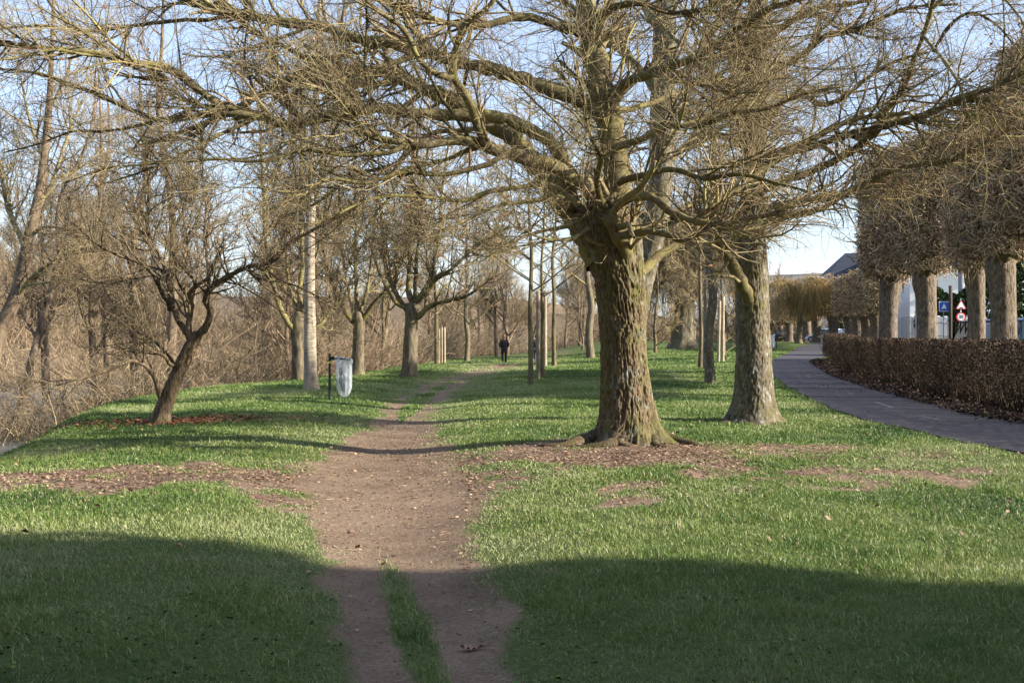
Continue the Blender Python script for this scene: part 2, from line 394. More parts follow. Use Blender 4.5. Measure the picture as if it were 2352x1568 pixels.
# ------------------------------------------------------------------ turf
def make_grass():
    N = 1350000
    r = np.random.default_rng(5)
    d0, d1, p = 3.7, 88., .40
    d = (d0**p+(d1**p-d0**p)*r.random(N))**(1/p)
    x = (r.random(N)*2-1)*(.50*d+1.2)
    D = dirt(x, d)
    s = x-bank(d)
    on_path = (x > path_l(d)-.06+(fbm(x*3, d*3, 8)-.5)*.3) & (x < path_r(d)+.75)
    hedge_side = (x >= path_r(d)+.75) & (d < 66)
    patch = fbm(x*.45, d*.45, 31)
    thin = sstep(.30, .55, fbm(x*2.2, d*1.6, 44))
    keep = (s > -3.2) & ~on_path & ~hedge_side & (r.random(N) > sstep(.22, .80, D+(fbm(x*5, d*3.6, 71)-.5)*1.0)) & (r.random(N) < .55+.45*thin)
    x, d, D, patch = x[keep], d[keep], D[keep], patch[keep]
    n = len(x)
    z = hgt(x, d)
    clump = fbm(x*2.6, d*2.6, 61)
    near_track = np.exp(-np.minimum(np.abs(x-np.interp(d, TD, TL)), np.abs(x-np.interp(d, TD, TR)))/1.5)
    h = (.019+.066*clump**1.6)*(.65+.8*fbm(x*.8, d*.8, 19))*(.55+.9*r.random(n))*(1-.55*D)*(1-.45*near_track*(d < 40))
    med = (x > np.interp(d, TD, ML)-.08) & (x < np.interp(d, TD, MR)+.08)
    h = np.where(med, h*1.5, h)*(1+.01*d)
    tall = r.random(n) < .02*np.clip(9/d, .1, 1)
    h = np.where(tall, h*1.9, h)
    w = .0018*np.clip(d/5.0, .8, 12)**.95*(.7+.6*r.random(n))
    a = r.random(n)*2*math.pi
    ux, uy = np.cos(a), np.sin(a)
    la = r.random(n)*2*math.pi; lean = h*(.25+.9*r.random(n))
    lx, ly = np.cos(la)*lean, np.sin(la)*lean
    B = np.stack([x, d, z-.006], 1)
    side = np.stack([ux*w, uy*w, np.zeros(n)], 1)
    mid = B+np.stack([lx*.35, ly*.35, h*.62], 1)
    tip = B+np.stack([lx, ly, h*(.98-.25*r.random(n))], 1)
    V = np.stack([B-side, B+side, mid+side*.75, mid-side*.75, tip], 1).reshape(-1, 3)
    i = np.arange(n)*5
    q = np.stack([i, i+1, i+2, i+3], 1); t = np.stack([i+3, i+2, i+4], 1)
    tint = np.clip(.42+.5*(patch-.5)*3.0+.25*(fbm(x*1.7, d*1.7, 91)-.5)*2+.20*(r.random(n)-.5)*2-.25*(clump-.5)+.34*near_track+.45*D, 0, .86)
    tint = np.where(r.random(n) < .075*np.clip(11/d, .15, 1), .93+.07*r.random(n), tint)
    m, nt, b = newmat('grass_blade')
    rp = ramp(nt, [(0,(.05,.10,.026)), (.30,(.112,.185,.037)), (.58,(.205,.265,.068)), (.86,(.29,.325,.14)), (.93,(.42,.37,.19)), (1,(.54,.47,.29))])
    nt.links.new(attr_fac(nt), rp.inputs['Fac']); nt.links.new(rp.outputs['Color'], b.inputs['Base Color'])
    b.inputs['Roughness'].default_value = .5; b.inputs['Specular IOR Level'].default_value = .35
    tr = nt.nodes.new('ShaderNodeBsdfTranslucent'); nt.links.new(rp.outputs['Color'], tr.inputs['Color'])
    mx = nt.nodes.new('ShaderNodeMixShader'); mx.inputs[0].default_value = .28
    out = nt.nodes['Material Output']; nt.links.new(b.outputs[0], mx.inputs[1]); nt.links.new(tr.outputs[0], mx.inputs[2]); nt.links.new(mx.outputs[0], out.inputs[0])
    o = MB().add(V, q, t, attr=np.repeat(tint, 5)).build('grass', m)
    tag(o, 'short green winter turf covering the park lawn', 'grass', kind='stuff')
make_grass()

def leaf_quads(P, size, r, flat=.35, attr=None, mb=None, mat=0):
    """curled little leaves: two quads folded along the midrib"""
    n = len(P); a = r.random(n)*2*math.pi
    sz = size*(.6+.8*r.random(n))
    ax = np.stack([np.cos(a), np.sin(a), (r.random(n)-.5)*2*flat], 1); ax = unit(ax)
    nrm = unit(np.stack([(r.random(n)-.5)*2*flat*1.6, (r.random(n)-.5)*2*flat*1.6, np.ones(n)], 1))
    sd = unit(np.cross(ax, nrm)); up = np.cross(sd, ax)
    cup = (r.random(n)-.3)*.5
    s_ = sz[:, None]
    b0 = P-ax*s_*.5; b1 = P+ax*s_*.5; l = P+sd*s_*.32+up*s_*cup[:, None]*.5; rr = P-sd*s_*.32+up*s_*cup[:, None]*.5
    V = np.stack([b0, l, b1, rr], 1).reshape(-1, 3); i = np.arange(n)*4
    t = np.concatenate([np.stack([i, i+2, i+1], 1), np.stack([i, i+3, i+2], 1)])
    tint = r.random(n) if attr is None else attr
    mb.add(V, tris=t, mat=mat, attr=np.repeat(tint, 4))

def make_litter():
    r = np.random.default_rng(19)
    # brown leaf fragments where the turf is worn
    N = 150000
    d = 3.8+r.random(N)**.7*19; x = (r.random(N)*2-1)*(.47*d+1)
    D = dirt(x, d); L = np.interp(d, TD, TL); R = np.interp(d, TD, TR)
    intr = (x > L+.1) & (x < R-.1)
    nearlit = np.exp(-((x-2.6)/3.2)**2-((d-15)/2.0)**2)+.95*np.exp(-((x+3.8)/4.4)**2-((d-13.1)/1.7)**2)
    pr = np.where(intr, .05*(d > 9), np.clip(D*1.2, 0, 1)*(.10+.9*np.clip(nearlit, 0, 1)))*np.clip((d/14), .3, 1)
    k = (r.random(N) < pr) & ((x < path_l(d)-.1))
    P = np.stack([x[k], d[k], hgt(x[k], d[k])+.008+.012*r.random(k.sum())], 1)
    mb = MB(); leaf_quads(P, .042, r, .35, mb=mb)
    tag(mb.build('leaf_litter', M['litter']), 'dry brown leaf fragments strewn on the worn soil round the big tree', 'fallen leaves', kind='stuff')
    n = 340; y = 8.5+r.random(n)*34; x = (r.random(n)*2-1)*(.47*y+1); k = (x > bank(y)+.5) & (x < path_l(y)-.1)
    P = np.stack([x[k], y[k], hgt(x[k], y[k])+.035+.02*r.random(k.sum())], 1); mb = MB(); leaf_quads(P, .06, r, .7, mb=mb)
    tag(mb.build('scattered_leaf_litter', M['litter']), 'single dry brown leaves scattered thinly over the whole lawn', 'fallen leaves', kind='stuff')
    n = 260; y = 12+r.random(n)*50; x = path_l(y)+r.random(n)**.45*np.interp(y, PD, PWX)
    P = np.stack([x, y, hgt(x, y)+.03+.01*r.random(n)], 1); mb = MB(); leaf_quads(P, .06, r, .5, mb=mb)
    tag(mb.build('path_leaf_litter', M['litter_dark']), 'single brown leaves blown onto the asphalt path', 'fallen leaves', kind='stuff')
    n = 26000; y = 4+r.random(n)**.8*24; x = (r.random(n)*2-1)*(.47*y+1); k = (fbm(x*.7+5, y*.7, 88)+.25*fbm(x*3, y*3, 89) > .66) & (dirt(x, y) < .45) & (x > bank(y)+.3) & (x < path_l(y)-.1)
    P = np.stack([x[k], y[k], hgt(x[k], y[k])+.012+.03*r.random(k.sum())], 1); mb = MB(); leaf_quads(P, .030, r, .8, mb=mb)
    tag(mb.build('lawn_weeds', M['weed']), 'low broad leaved weeds growing in patches among the turf', 'weeds', kind='stuff')
    n = 1500
    t = r.random(n)**.6
    x = -6.8+r.normal(size=n)*1.15+.25; y = 22.0+r.normal(size=n)*.42
    P = np.stack([x, y, hgt(x, y)+.02+.03*r.random(n)], 1)
    mb = MB(); leaf_quads(P, .075, r, .5, mb=mb)
    tag(mb.build('russet_leaf_litter', M['russet']), 'russet fallen leaves in a band on the grass round the leaning tree', 'fallen leaves', kind='stuff')
    n = 30000
    y = 10+r.random(n)*54; x = path_r(y)-.25+r.random(n)*2.2
    P = np.stack([x, y, hgt(x, y)+.02+.06*r.random(n)], 1)
    mb = MB(); leaf_quads(P, .085, r, .6, mb=mb)
    tag(mb.build('hedge_leaf_litter', M['litter_dark']), 'dark brown fallen leaves lying along the foot of the hedge', 'fallen leaves', kind='stuff')
    # dry straws and twig bits on the trodden soil
    n = 520; d = 4.2+r.random(n)**.8*14; L = np.interp(d, TD, TL); R = np.interp(d, TD, TR)
    x = L+(R-L)*r.random(n); k = dirt(x, d) > .5; x, d = x[k], d[k]; n = len(x)
    a = r.normal(size=n)*.5+np.where(r.random(n) < .5, 0, math.pi); ln = .03+.14*r.random(n)**2
    P = np.zeros((n, 4, 3)); 
    for s in range(4):
        P[:, s, 0] = x+np.cos(a+.25*s*(r.random(n)-.5))*ln*s/3; P[:, s, 1] = d+np.sin(a+.4*s*(r.random(n)-.5))*ln*s/3
    P[:, :, 2] = hgt(P[:, :, 0], P[:, :, 1])+.008
    mb = MB(); tubes(mb, P, np.full((n, 4), .0012)*np.clip(d/7, .8, 2)[:, None], 3)
    tag(mb.build('straw_litter', M['straw']), 'pale dry straws and twig bits lying on the dirt track', 'straw', kind='stuff')
make_litter()
def make_crumbs():
    r = np.random.default_rng(23); n = 9000; d = 4.2+r.random(n)**.9*26; L = np.interp(d, TD, TL); R = np.interp(d, TD, TR)
    x = L-.3+(R-L+.6)*r.random(n); k = dirt(x, d) > .45; x, d = x[k], d[k]; n = len(x)
    base = np.array([[1,0,0],[0,1,0],[-1,0,0],[0,-1,0],[0,0,1],[0,0,-1]], float)
    sz = (.0022+.0075*r.random(n)**5)*np.clip(d/8, 1, 1.8)
    V = (base[None]*(.6+.8*r.random((n, 6, 1)))*sz[:, None, None]*np.array([1.2, 1.2, .8])+r.normal(size=(n, 6, 3))*sz[:, None, None]*.18)+np.stack([x, d, hgt(x, d)+sz*.25], 1)[:, None]
    f = np.array([[0,1,4],[1,2,4],[2,3,4],[3,0,4],[1,0,5],[2,1,5],[3,2,5],[0,3,5]])
    T = (f[None]+(np.arange(n)*6)[:, None, None]).reshape(-1, 3)
    tag(MB().add(V.reshape(-1, 3), tris=T, attr=np.repeat(r.random(n), 6)).build('soil_crumbs', M['crumb']), 'small stones and crumbs of soil on the dirt track', 'soil crumbs', kind='stuff')
M['crumb'] = twigmat('crumb', [(0,(.10,.07,.05)), (.6,(.22,.16,.11)), (.93,(.29,.23,.17)), (1,(.36,.31,.25))])
make_crumbs()
# the one big curled leaf on the track
def curled_leaf(px, py, ln, rz, mat, label):
    d = CAMZ*F/((py-772)*S); p = W(px, py, d)
    n = 14; mb = MB(); V = []; q = []
    for i in range(n):
        t = i/(n-1); w = ln*.30*math.sin(math.pi*min(1, t*1.02)**.8)*(1+.35*math.sin(i*2.6))
        x = (t-.5)*ln; z = .014*abs(2*t-1)**1.5+.008
        V += [[x, -w, z+.012+.008*math.sin(i*1.9)], [x, 0, z], [x, w, z+.016+.008*math.cos(i*2.3)]]
        if i: 
            a = 3*(i-1); q += [[a, a+1, a+4, a+3], [a+1, a+2, a+5, a+4]]
    mb.add(V, q, attr=np.full(len(V), .6))
    tubes(mb, np.array([[[.5*ln, 0, .02], [.62*ln, .01, .022], [.72*ln, .0, .03]]]), np.full((1, 3), .0022), 4)
    o = mb.build('fallen_leaf', mat, smooth=True); o.location = (p[0], p[1], float(hgt(p[0], p[1]))); o.rotation_euler = (0, 0, rz)
    tag(o, label, 'leaf')
curled_leaf(1085, 1441, .125, .06, M['litter'], 'big curled brown leaf lying alone on the dirt track')
# ------------------------------------------------------------------ trees
def trunk(name, axis, K, rings, mat, parent, origin, furrow=.012, fs=(16, 3.0), flare=.5, fh=.28, lobes=6, seed=0, buried=.15):
    """axis rows (x,y,z,r) from the ground up; furrowed skin and root flare"""
    ax = catmull(np.asarray(axis, float), rings)
    C = ax[:, :3]; R = np.abs(ax[:, 3])
    T = unit(np.gradient(C, axis=0))
    U = unit(np.cross(T, np.array([0, 1., 0.])[None])); B = np.cross(T, U)     # seam faces away (+y)
    th = np.arange(K)*2*math.pi/K
    L = np.r_[0, np.cumsum(np.linalg.norm(np.diff(C, axis=0), axis=1))]
    z0 = float(hgt(C[0, 0], C[0, 1]))
    hh = np.clip(C[:, 2]-z0, -.2, 99)
    r0 = np.random.default_rng(seed); ph = r0.random(4)*6.28
    lob = .5+.5*np.cos(lobes*th+ph[0]+.9*np.sin(2*th+ph[1]))
    lob2 = .5+.5*np.cos((lobes-2)*th+ph[2])
    fl = np.exp(-np.clip(hh, 0, 9)/fh)[:, None]
    rad = R[:, None]*(1+flare*fl*(.45+.55*(.65*lob+.35*lob2)[None])+.05*np.cos(2*th+ph[3])[None]*np.exp(-hh/3)[:, None]+.035*(lob-.5)[None])
    arc = (th-math.pi*.5)[None]*np.mean(R)+.0*hh[:, None]
    arc = arc+(vnoise(L[:, None]*1.1+0*arc, arc*3+0*L[:, None], seed)-.5)*.16
    zz = np.broadcast_to(L[:, None], arc.shape)
    n1 = fbm(arc*fs[0], zz*fs[1], seed+3, 3); rid = 1-np.abs(2*n1-1)*2.2
    n2 = fbm(arc*fs[0]*2.3, zz*fs[1]*3, seed+9, 3)
    n3 = fbm(arc*2.2, zz*1.3, seed+5, 2)
    rad = rad+furrow*(rid-.3)+furrow*.8*(n2-.5)+R[:, None]*.13*(n3-.5)
    P = C[:, None]+rad[..., None]*(np.cos(th)[None, :, None]*U[:, None]+np.sin(th)[None, :, None]*B[:, None])
    i = np.arange(rings-1)[:, None]*K; k = np.arange(K)[None]; k2 = (k+1) % K
    q = np.stack([i+k, i+k2, i+K+k2, i+K+k], -1).reshape(-1, 4)
    top = (rings-1)*K
    tri = [[top, top+j, top+j+1] for j in range(1, K-1)]
    tint = np.clip(.5+.5*(rid-.3), 0, 1)
    return MB().add(P.reshape(-1, 3), q, tri, attr=tint.ravel()).build(name, mat, parent, origin, smooth=True)

def pxaxis(rows, D, zfix=True):
    out = []
    for px, py, r in rows:
        p = W(px, py, D); out.append([*p, r*S*D/F])
    return np.array(out)

def pxlimb(rows, D, r0, r1, dd=0.0, wob=.0, seed=0, power=1.0):
    """traced limb: rows of picture points, real radii from r0 to r1 (2352-wide picture px), leaving the depth D by dd metres"""
    n = len(rows); t = np.linspace(0, 1, n)
    r = np.random.default_rng(seed)
    out = []
    for k, (px, py) in enumerate(rows):
        d = D+dd*t[k]**1.1+wob*r.normal()*(k > 0)
        p = W(px, py, d); out.append([*p, (r0+(r1-r0)*t[k]**power)*S*d/F])
    return np.array(out)

def add_limb(mb, L, K=9, step=.10, mat=0, rough=.10, seed=0):
    ln = np.linalg.norm(np.diff(L[:, :3], axis=0), axis=1).sum()
    n = int(max(10, ln/step)); Q = catmull(L, n)
    r = np.random.default_rng(seed)
    P = Q[:, :3].copy(); R = np.abs(Q[:, 3])
    P[1:] += r.normal(size=(n-1, 3))*R[1:, None]*.10
    R = R*(1+rough*r.normal(size=n))
    tubes(mb, P, R, K, mat, cap=True)
    return P, R

def crown(name, limbs, parent, origin, D, counts, lens, mats, seed=0, trops=((0,0,.08),(0,0,.06),(0,0,.04)), wig=(.22,.28,.30), tr0=.18, sep_limbs=False, limbmat=None, hf=None, extra=None, ang=(28, 68), rmin=None, rmax2=None, zmin=None, tr1=.12):
    rmin = rmin or max(.0030, .00020*D)
    PP = []; RR = []
    mb = MB()
    for k, L in enumerate(limbs):
        l = mb
        if sep_limbs: l = MB()
        P, R = add_limb(l, L, seed=seed*31+k, step=max(.10, D*.004), K=9 if D < 25 else 6)
        if sep_limbs: l.build('limb', limbmat or mats[0], parent, origin, smooth=True)
        p, r = resample(P, R, 18); PP.append(p); RR.append(r)
    PP = np.array(PP); RR = np.array(RR)
    g = []
    lv = [(PP, RR)]
    for j, (c, ln) in enumerate(zip(counts, lens)):
        if j == 0: src = (PP, RR)
        elif j == 1: src = (np.concatenate([lv[1][0], PP[:, np.linspace(4, 17, lv[1][0].shape[1]).astype(int)]]), np.concatenate([lv[1][1], RR[:, np.linspace(4, 17, lv[1][1].shape[1]).astype(int)]]))
        else:
            a, b = lv[-1], lv[-2]
            ii = np.linspace(1, b[0].shape[1]-1, a[0].shape[1]).astype(int) 
            src = (np.concatenate([a[0], b[0][:, ii]]), np.concatenate([a[1], b[1][:, ii]]))
        st = [8, 7, 6, 5][j]
        G = grow(*src, c, ln, ang, (.32, .58), st, wig[min(j, 2)], trops[min(j, 2)], (tr0 if j == 0 else tr1, 1.0), rmin=rmin*[1.9, 1.2, .95, .78][j], rmax=(rmax2 if j == 0 else None), seed=seed*97+j, hfac=hf)
        if zmin is not None: k_ = G[0][:, :, 2].min(1) > zmin; G = (G[0][k_], G[1][k_])
        lv.append(G)
        tubes(mb, *G, K=[5, 4, 3, 3][j], mat=0 if j == 0 else 1)
    if extra: extra(mb, lv)
    return mb.build(name, mats, parent, origin, smooth=True), lv

# ---------------------------------------------------------------- the big tree
D1 = 16.5
b1 = W(1440, 1028, D1); b1[2] = float(hgt(b1[0], b1[1]))
main = empty('maple_tree', b1, 'massive furrowed mossy trunk with low spreading limbs, beside the dirt track', 'tree')
ax = pxaxis([(1447,1055,70),(1446,1020,69),(1443,960,66),(1438,900,61),(1433,800,57),(1428,700,58),(1424,640,61),(1414,590,67),(1404,548,72),(1398,515,68),(1398,480,56),(1400,445,40)], D1)
ax[:, 3] *= .94
trunk('trunk', ax, 320, 460, M['bark_main'], main, b1, .022, (20, 6.0), .80, .20, 7, 3)
def roots(parent, o, spec, mat, seed):
    for k, (ang, ln, r0, off) in enumerate(spec):
        n = 12; t = np.linspace(0, 1, n); a = ang+.35*np.sin(t*3+k)
        x = o[0]+np.cos(a)*(off+ln*t); y = o[1]+np.sin(a)*(off+ln*t)
        R = r0*(1-t)**.7+.015
        z = hgt(x, y)-R*.30+.12*(1-t)**3-.01
        mb = MB(); tubes(mb, np.stack([x, y, z], 1), R*(1+.1*np.random.default_rng(seed+k).normal(size=n)), 10, cap=True)
        mb.build('root', mat, parent, o, smooth=True)
roots(main, b1, [(math.pi*1.02, 1.0, .13, .45), (math.pi*1.25, .7, .12, .40), (-.12, .8, .14, .45), (-.75, .6, .10, .42), (-1.5, .35, .10, .42)], M['bark_main'], 5)
LM = []
def lm(rows, r0, r1, dd, power=1.0, D=D1): LM.append(pxlimb(rows, D, r0*.87, r1*.9, dd, .0, len(LM), power))
# dark limb to the left, behind
lm([(1385,600),(1345,520),(1321,495),(1287,450),(1254,405),(1187,325),(1137,290),(1053,238),(972,203),(885,168),(784,161),(689,175),(588,225),(520,262),(430,300),(330,330)], 48, 5, 2.6, .55)
# pale limb crossing to the far left
lm([(1300,480),(1300,380),(1264,329),(1187,282),(1137,268),(1086,266),(1002,262),(945,259),(885,249),(784,259),(699,282),(655,285),(588,265),(537,249),(487,228),(453,202),(413,171),(370,151),(302,148),(269,134),(235,124),(120,112),(0,101),(-120,95)], 20, 6, -2.0, .8)
lm([(600,270),(521,262),(453,265),(370,275),(319,259),(269,238),(202,208),(111,175),(60,165),(0,158),(-90,150)], 9, 3, .6, 1, D1-1.3)
lm([(370,275),(302,292),(235,302),(168,302),(90,330),(10,350)], 5, 2, .8, 1, D1-1.0)
# pale limb in front
lm([(1400,480),(1340,425),(1288,393),(1221,366),(1170,353),(1120,336),(1086,326),(1046,322),(985,329),(932,326),(861,316),(824,286),(807,249),(784,232),(740,205),(690,190)], 24, 3, -2.4, .8)
lm([(1120,336),(1096,289),(1083,242),(1053,195),(1043,178),(1039,151),(1049,111),(1066,60),(1096,37),(1133,3),(1160,-60)], 13, 6, -.9, 1, D1-.9)
lm([(1043,178),(1012,175),(965,141),(932,74),(895,44),(851,10),(800,-50)], 9, 5, -.5, 1, D1-1.3)
lm([(932,326),(901,349),(844,353),(784,356),(700,345),(600,370),(500,365),(403,372),(300,380),(235,388),(150,420)], 7, 2, -1.0, 1, D1-1.6)
# upright leader
lm([(1410,560),(1420,450),(1408,330),(1388,230),(1366,130),(1350,50),(1340,-40),(1335,-160)], 40, 24, .3)
lm([(1400,310),(1416,205),(1489,171),(1560,144),(1601,131),(1652,94),(1709,57),(1770,20),(1820,3),(1900,-20)], 12, 6, -1.6)
# stub limb on the front of the trunk with sprouts
lm([(1440,655),(1446,620),(1440,594),(1428,560),(1412,520),(1398,490)], 27, 19, -.75)
lm([(1410,545),(1425,540),(1456,537),(1489,530),(1530,538),(1568,552),(1610,530),(1660,505)], 12, 5, -1.3, 1, D1-.6)
lm([(1395,485),(1419,470),(1456,453),(1496,453),(1533,480),(1568,497),(1600,508),(1635,514),(1669,514),(1719,500),(1763,494),(1830,470)], 13, 6, -1.5, 1, D1-.5)
lm([(1470,625),(1489,608),(1523,580),(1568,553),(1600,520),(1640,470),(1700,430),(1760,380)], 15, 5, .8, 1, D1-.1)
# upper left dark limb
lm([(1395,270),(1330,230),(1250,200),(1150,165),(1050,140),(950,112),(850,92),(784,80),(739,60),(638,50),(554,34),(470,13),(380,-20)], 20, 11, 1.4, .8)
lm([(784,165),(689,124),(638,101),(588,77),(537,34),(500,0),(470,-40)], 8, 5, .4, 1, D1+1.6)
lm([(560,34),(531,37),(470,47),(420,47),(302,60),(200,72),(90,60),(-30,70)], 7, 3, .8, 1, D1+1.3)
lm([(1360,90),(1280,60),(1200,40),(1100,60),(1010,50),(900,10),(800,-20)], 12, 6, -1.5, 1, D1+.2)
lm([(1345,60),(1400,20),(1470,10),(1540,30),(1620,20),(1700,-20)], 10, 5, -1.4, 1, D1+.2)
# low left sprays
lm([(1330,470),(1264,423),(1190,430),(1120,440),(1070,460),(1010,455),(952,450),(885,450),(818,470),(760,500),(700,520)], 8, 2.5, -1.4, 1, D1-.6)
lm([(1300,450),(1230,460),(1153,470),(1103,490),(1040,520),(960,560)], 7, 2.5, -2.0, 1, D1-.4)
lm([(1345,500),(1300,520),(1234,533),(1170,560),(1110,597),(1060,610)], 7, 1.5, -1.6, 1, D1-.4)
lm([(1350,525),(1320,545),(1295,550),(1247,547),(1190,520)], 6, 3, -1.0, 1, D1-.5)
lm([(1180,345),(1110,380),(1020,400),(930,395),(840,420),(760,410),(680,440),(590,430)], 8, 2.5, -1.6, 1, D1-.9)
lm([(1137,290),(1060,300),(985,310),(900,380),(820,400),(720,470),(640,500)], 8, 2.5, 1.2, 1, D1+.8)
# right side sprays
lm([(1420,420),(1480,400),(1550,390),(1620,410),(1700,400),(1780,420),(1860,440)], 10, 3, -2.0, 1, D1-.3)
lm([(1410,340),(1470,320),(1530,290),(1600,290),(1680,260),(1760,250),(1850,215),(1930,200)], 10, 3, -2.2, 1, D1-.2)
lm([(1390,250),(1450,250),(1540,220),(1610,190),(1690,180),(1780,150)], 9, 3, 1.2, 1, D1)
lm([(1400,500),(1430,460),(1480,420),(1520,350),(1560,280),(1580,200)], 10, 3, -2.2, 1, D1-.6)
lm([(1388,480),(1370,420),(1380,360),(1350,300),(1340,220),(1320,150)], 10, 3, -2.6, 1, D1-.6)
def main_leaves(mb, lv):
    r = np.random.default_rng(3); P = lv[-1][0][r.choice(len(lv[-1][0]), 500), -1]
    leaf_quads(P-np.array([0,0,.03]), .05, r, 1.2, mb=mb, mat=2)
    # fine vertical shoots on the upper sides of the limbs
    src = (np.concatenate([lv[0][0][:, np.linspace(0, 17, 8).astype(int)], lv[1][0]]), np.concatenate([lv[0][1][:, np.linspace(0, 17, 8).astype(int)], lv[1][1]]))
    G = grow(*src, 1500, (.25, .85), (50, 90), (.2, .3), 6, .10, (0, 0, .22), (.05, 1), rmax=.006, rmin=.0036, seed=881, tippow=.2)
    tubes(mb, *G, K=3, mat=1)
crown('crown', LM, main, b1, D1, (310, 3300, 21000), ((1.0, 3.2), (.45, 1.7), (.18, .72)), [M['limb'], M['twig'], M['russet']], 1, ((0,0,.05),(0,0,.02),(0,0,.02)), (.15,.17,.17), .30, True, M['limb'], extra=main_leaves, ang=(25, 66), rmax2=.034, zmin=2.55, tr1=.24)

# ---------------------------------------------------------------- second tree on the right
D2 = 21.3
b2 = W(1729, 972, D2); b2[2] = float(hgt(b2[0], b2[1]))
t2 = empty('maple_tree', b2, 'straight grey barked big trunk with one low left limb, beside the asphalt path', 'tree')
trunk('trunk', pxaxis([(1731,1000,50),(1731,972,49),(1731,930,46),(1732,880,43),(1731,800,40),(1728,700,38),(1727,620,35),(1729,560,30),(1729,450,27),(1735,300,25),(1737,150,24),(1741,0,22),(1744,-120,20)], D2), 200, 380, M['bark_second'], t2, b2, .014, (22, 8), .62, .22, 6, 8)
roots(t2, b2, [(math.pi*1.05, .45, .09, .42), (-.2, .45, .09, .42), (-1.3, .3, .08, .40)], M['bark_second'], 15)
L2 = []
def l2(rows, r0, r1, dd, power=1.0, D=D2): L2.append(pxlimb(rows, D, r0, r1, dd, 0, len(L2)+50, power))
l2([(1738,760),(1724,700),(1704,650),(1672,590),(1650,548),(1625,520),(1590,505),(1540,500)], 19, 6, -1.2)
l2([(1735,455),(1770,425),(1837,403),(1904,376),(1971,336),(2015,299),(2038,249),(2072,208),(2089,161),(2119,84),(2142,7),(2160,-60)], 10, 5, -3.0)
l2([(1735,400),(1803,353),(1870,336),(1937,312),(2005,296),(2072,279),(2139,259),(2183,235),(2230,230),(2273,228)], 10, 7, -3.4)
l2([(2183,235),(2230,215),(2273,205),(2320,180),(2370,160),(2450,130)], 8, 4, -.8, 1, D2-3.0)
l2([(1735,370),(1800,345),(1853,326),(1904,299),(1971,272),(2030,265),(2089,259)], 9, 5, -2.0)
l2([(1730,490),(1790,470),(1853,460),(1900,446),(1954,443)], 9, 6, -2.2)
l2([(1735,520),(1800,500),(1880,480),(1950,440),(2022,403),(2095,380),(2173,373),(2240,340),(2307,302),(2360,290)], 8, 2.5, -3.0)
l2([(1735,300),(1790,240),(1840,210),(1880,240),(1935,225),(1990,180),(2060,140),(2130,120)], 9, 3, -2.4)
l2([(1738,200),(1800,150),(1850,120),(1900,80),(1990,60),(2080,20),(2200,10)], 10, 3, -2.4)
l2([(1740,120),(1800,60),(1870,20),(1950,10),(2060,-20)], 10, 4, -2.0)
l2([(1735,260),(1680,200),(1620,160),(1560,100),(1500,40)], 11, 4, 1.5)
l2([(1732,350),(1680,320),(1620,300),(1560,260),(1490,240)], 10, 4, 1.8)
l2([(1740,90),(1690,40),(1640,0),(1600,-50)], 11, 6, 1.0)
l2([(2142,120),(2180,60),(2230,30),(2290,60),(2340,120)], 5, 2, -.6, 1, D2-3.0)
l2([(2142,20),(2200,-30),(2280,-20),(2340,40),(2370,110)], 5, 2, -.6, 1, D2-3.2)
l2([(2119,84),(2160,130),(2200,190),(2230,270),(2270,300)], 4, 2, -.8, 1, D2-3.0)
def hang(mb, lv):
    r = np.random.default_rng(8)
    axp = catmull(pxaxis([(1729,560,30),(1729,450,27),(1735,300,25),(1737,150,24),(1741,0,22)], D2), 10)
    P = np.repeat(axp[None, :, :3], 2, 0); R = np.repeat(axp[None, :, 3], 2, 0)
    G = grow(P, R, 420, (.6, 1.7), (45, 90), (.05, .09), 7, .12, (0, 0, -.10), (0, 1), rmax=.018, rmin=.006, seed=5, tippow=0)
    G[0][:, :, 0] += 0
    tubes(mb, *G, K=4, mat=1, tint=r.random(420)*.3+.6)
    H = grow(*G, 2600, (.2, .8), (15, 60), (.4, .6), 6, .14, (0, 0, .16), (.1, 1), rmin=.0045, seed=6)
    tubes(mb, *H, K=3, mat=1, tint=.55+.45*r.random(2600))
    P = lv[-1][0][r.choice(len(lv[-1][0]), 380), -1]
    leaf_quads(P-np.array([0,0,.04]), .06, r, 1.2, mb=mb, mat=2)
crown('crown', L2, t2, b2, D2, (200, 1600, 7600), ((.9, 2.6), (.4, 1.3), (.15, .6)), [M['limb'], M['twig'], M['russet']], 2, ((0,0,.02),(0,0,-.03),(0,0,.03)), (.13,.17,.18), .32, True, M['limb'], extra=hang, rmax2=.032, zmin=2.3)

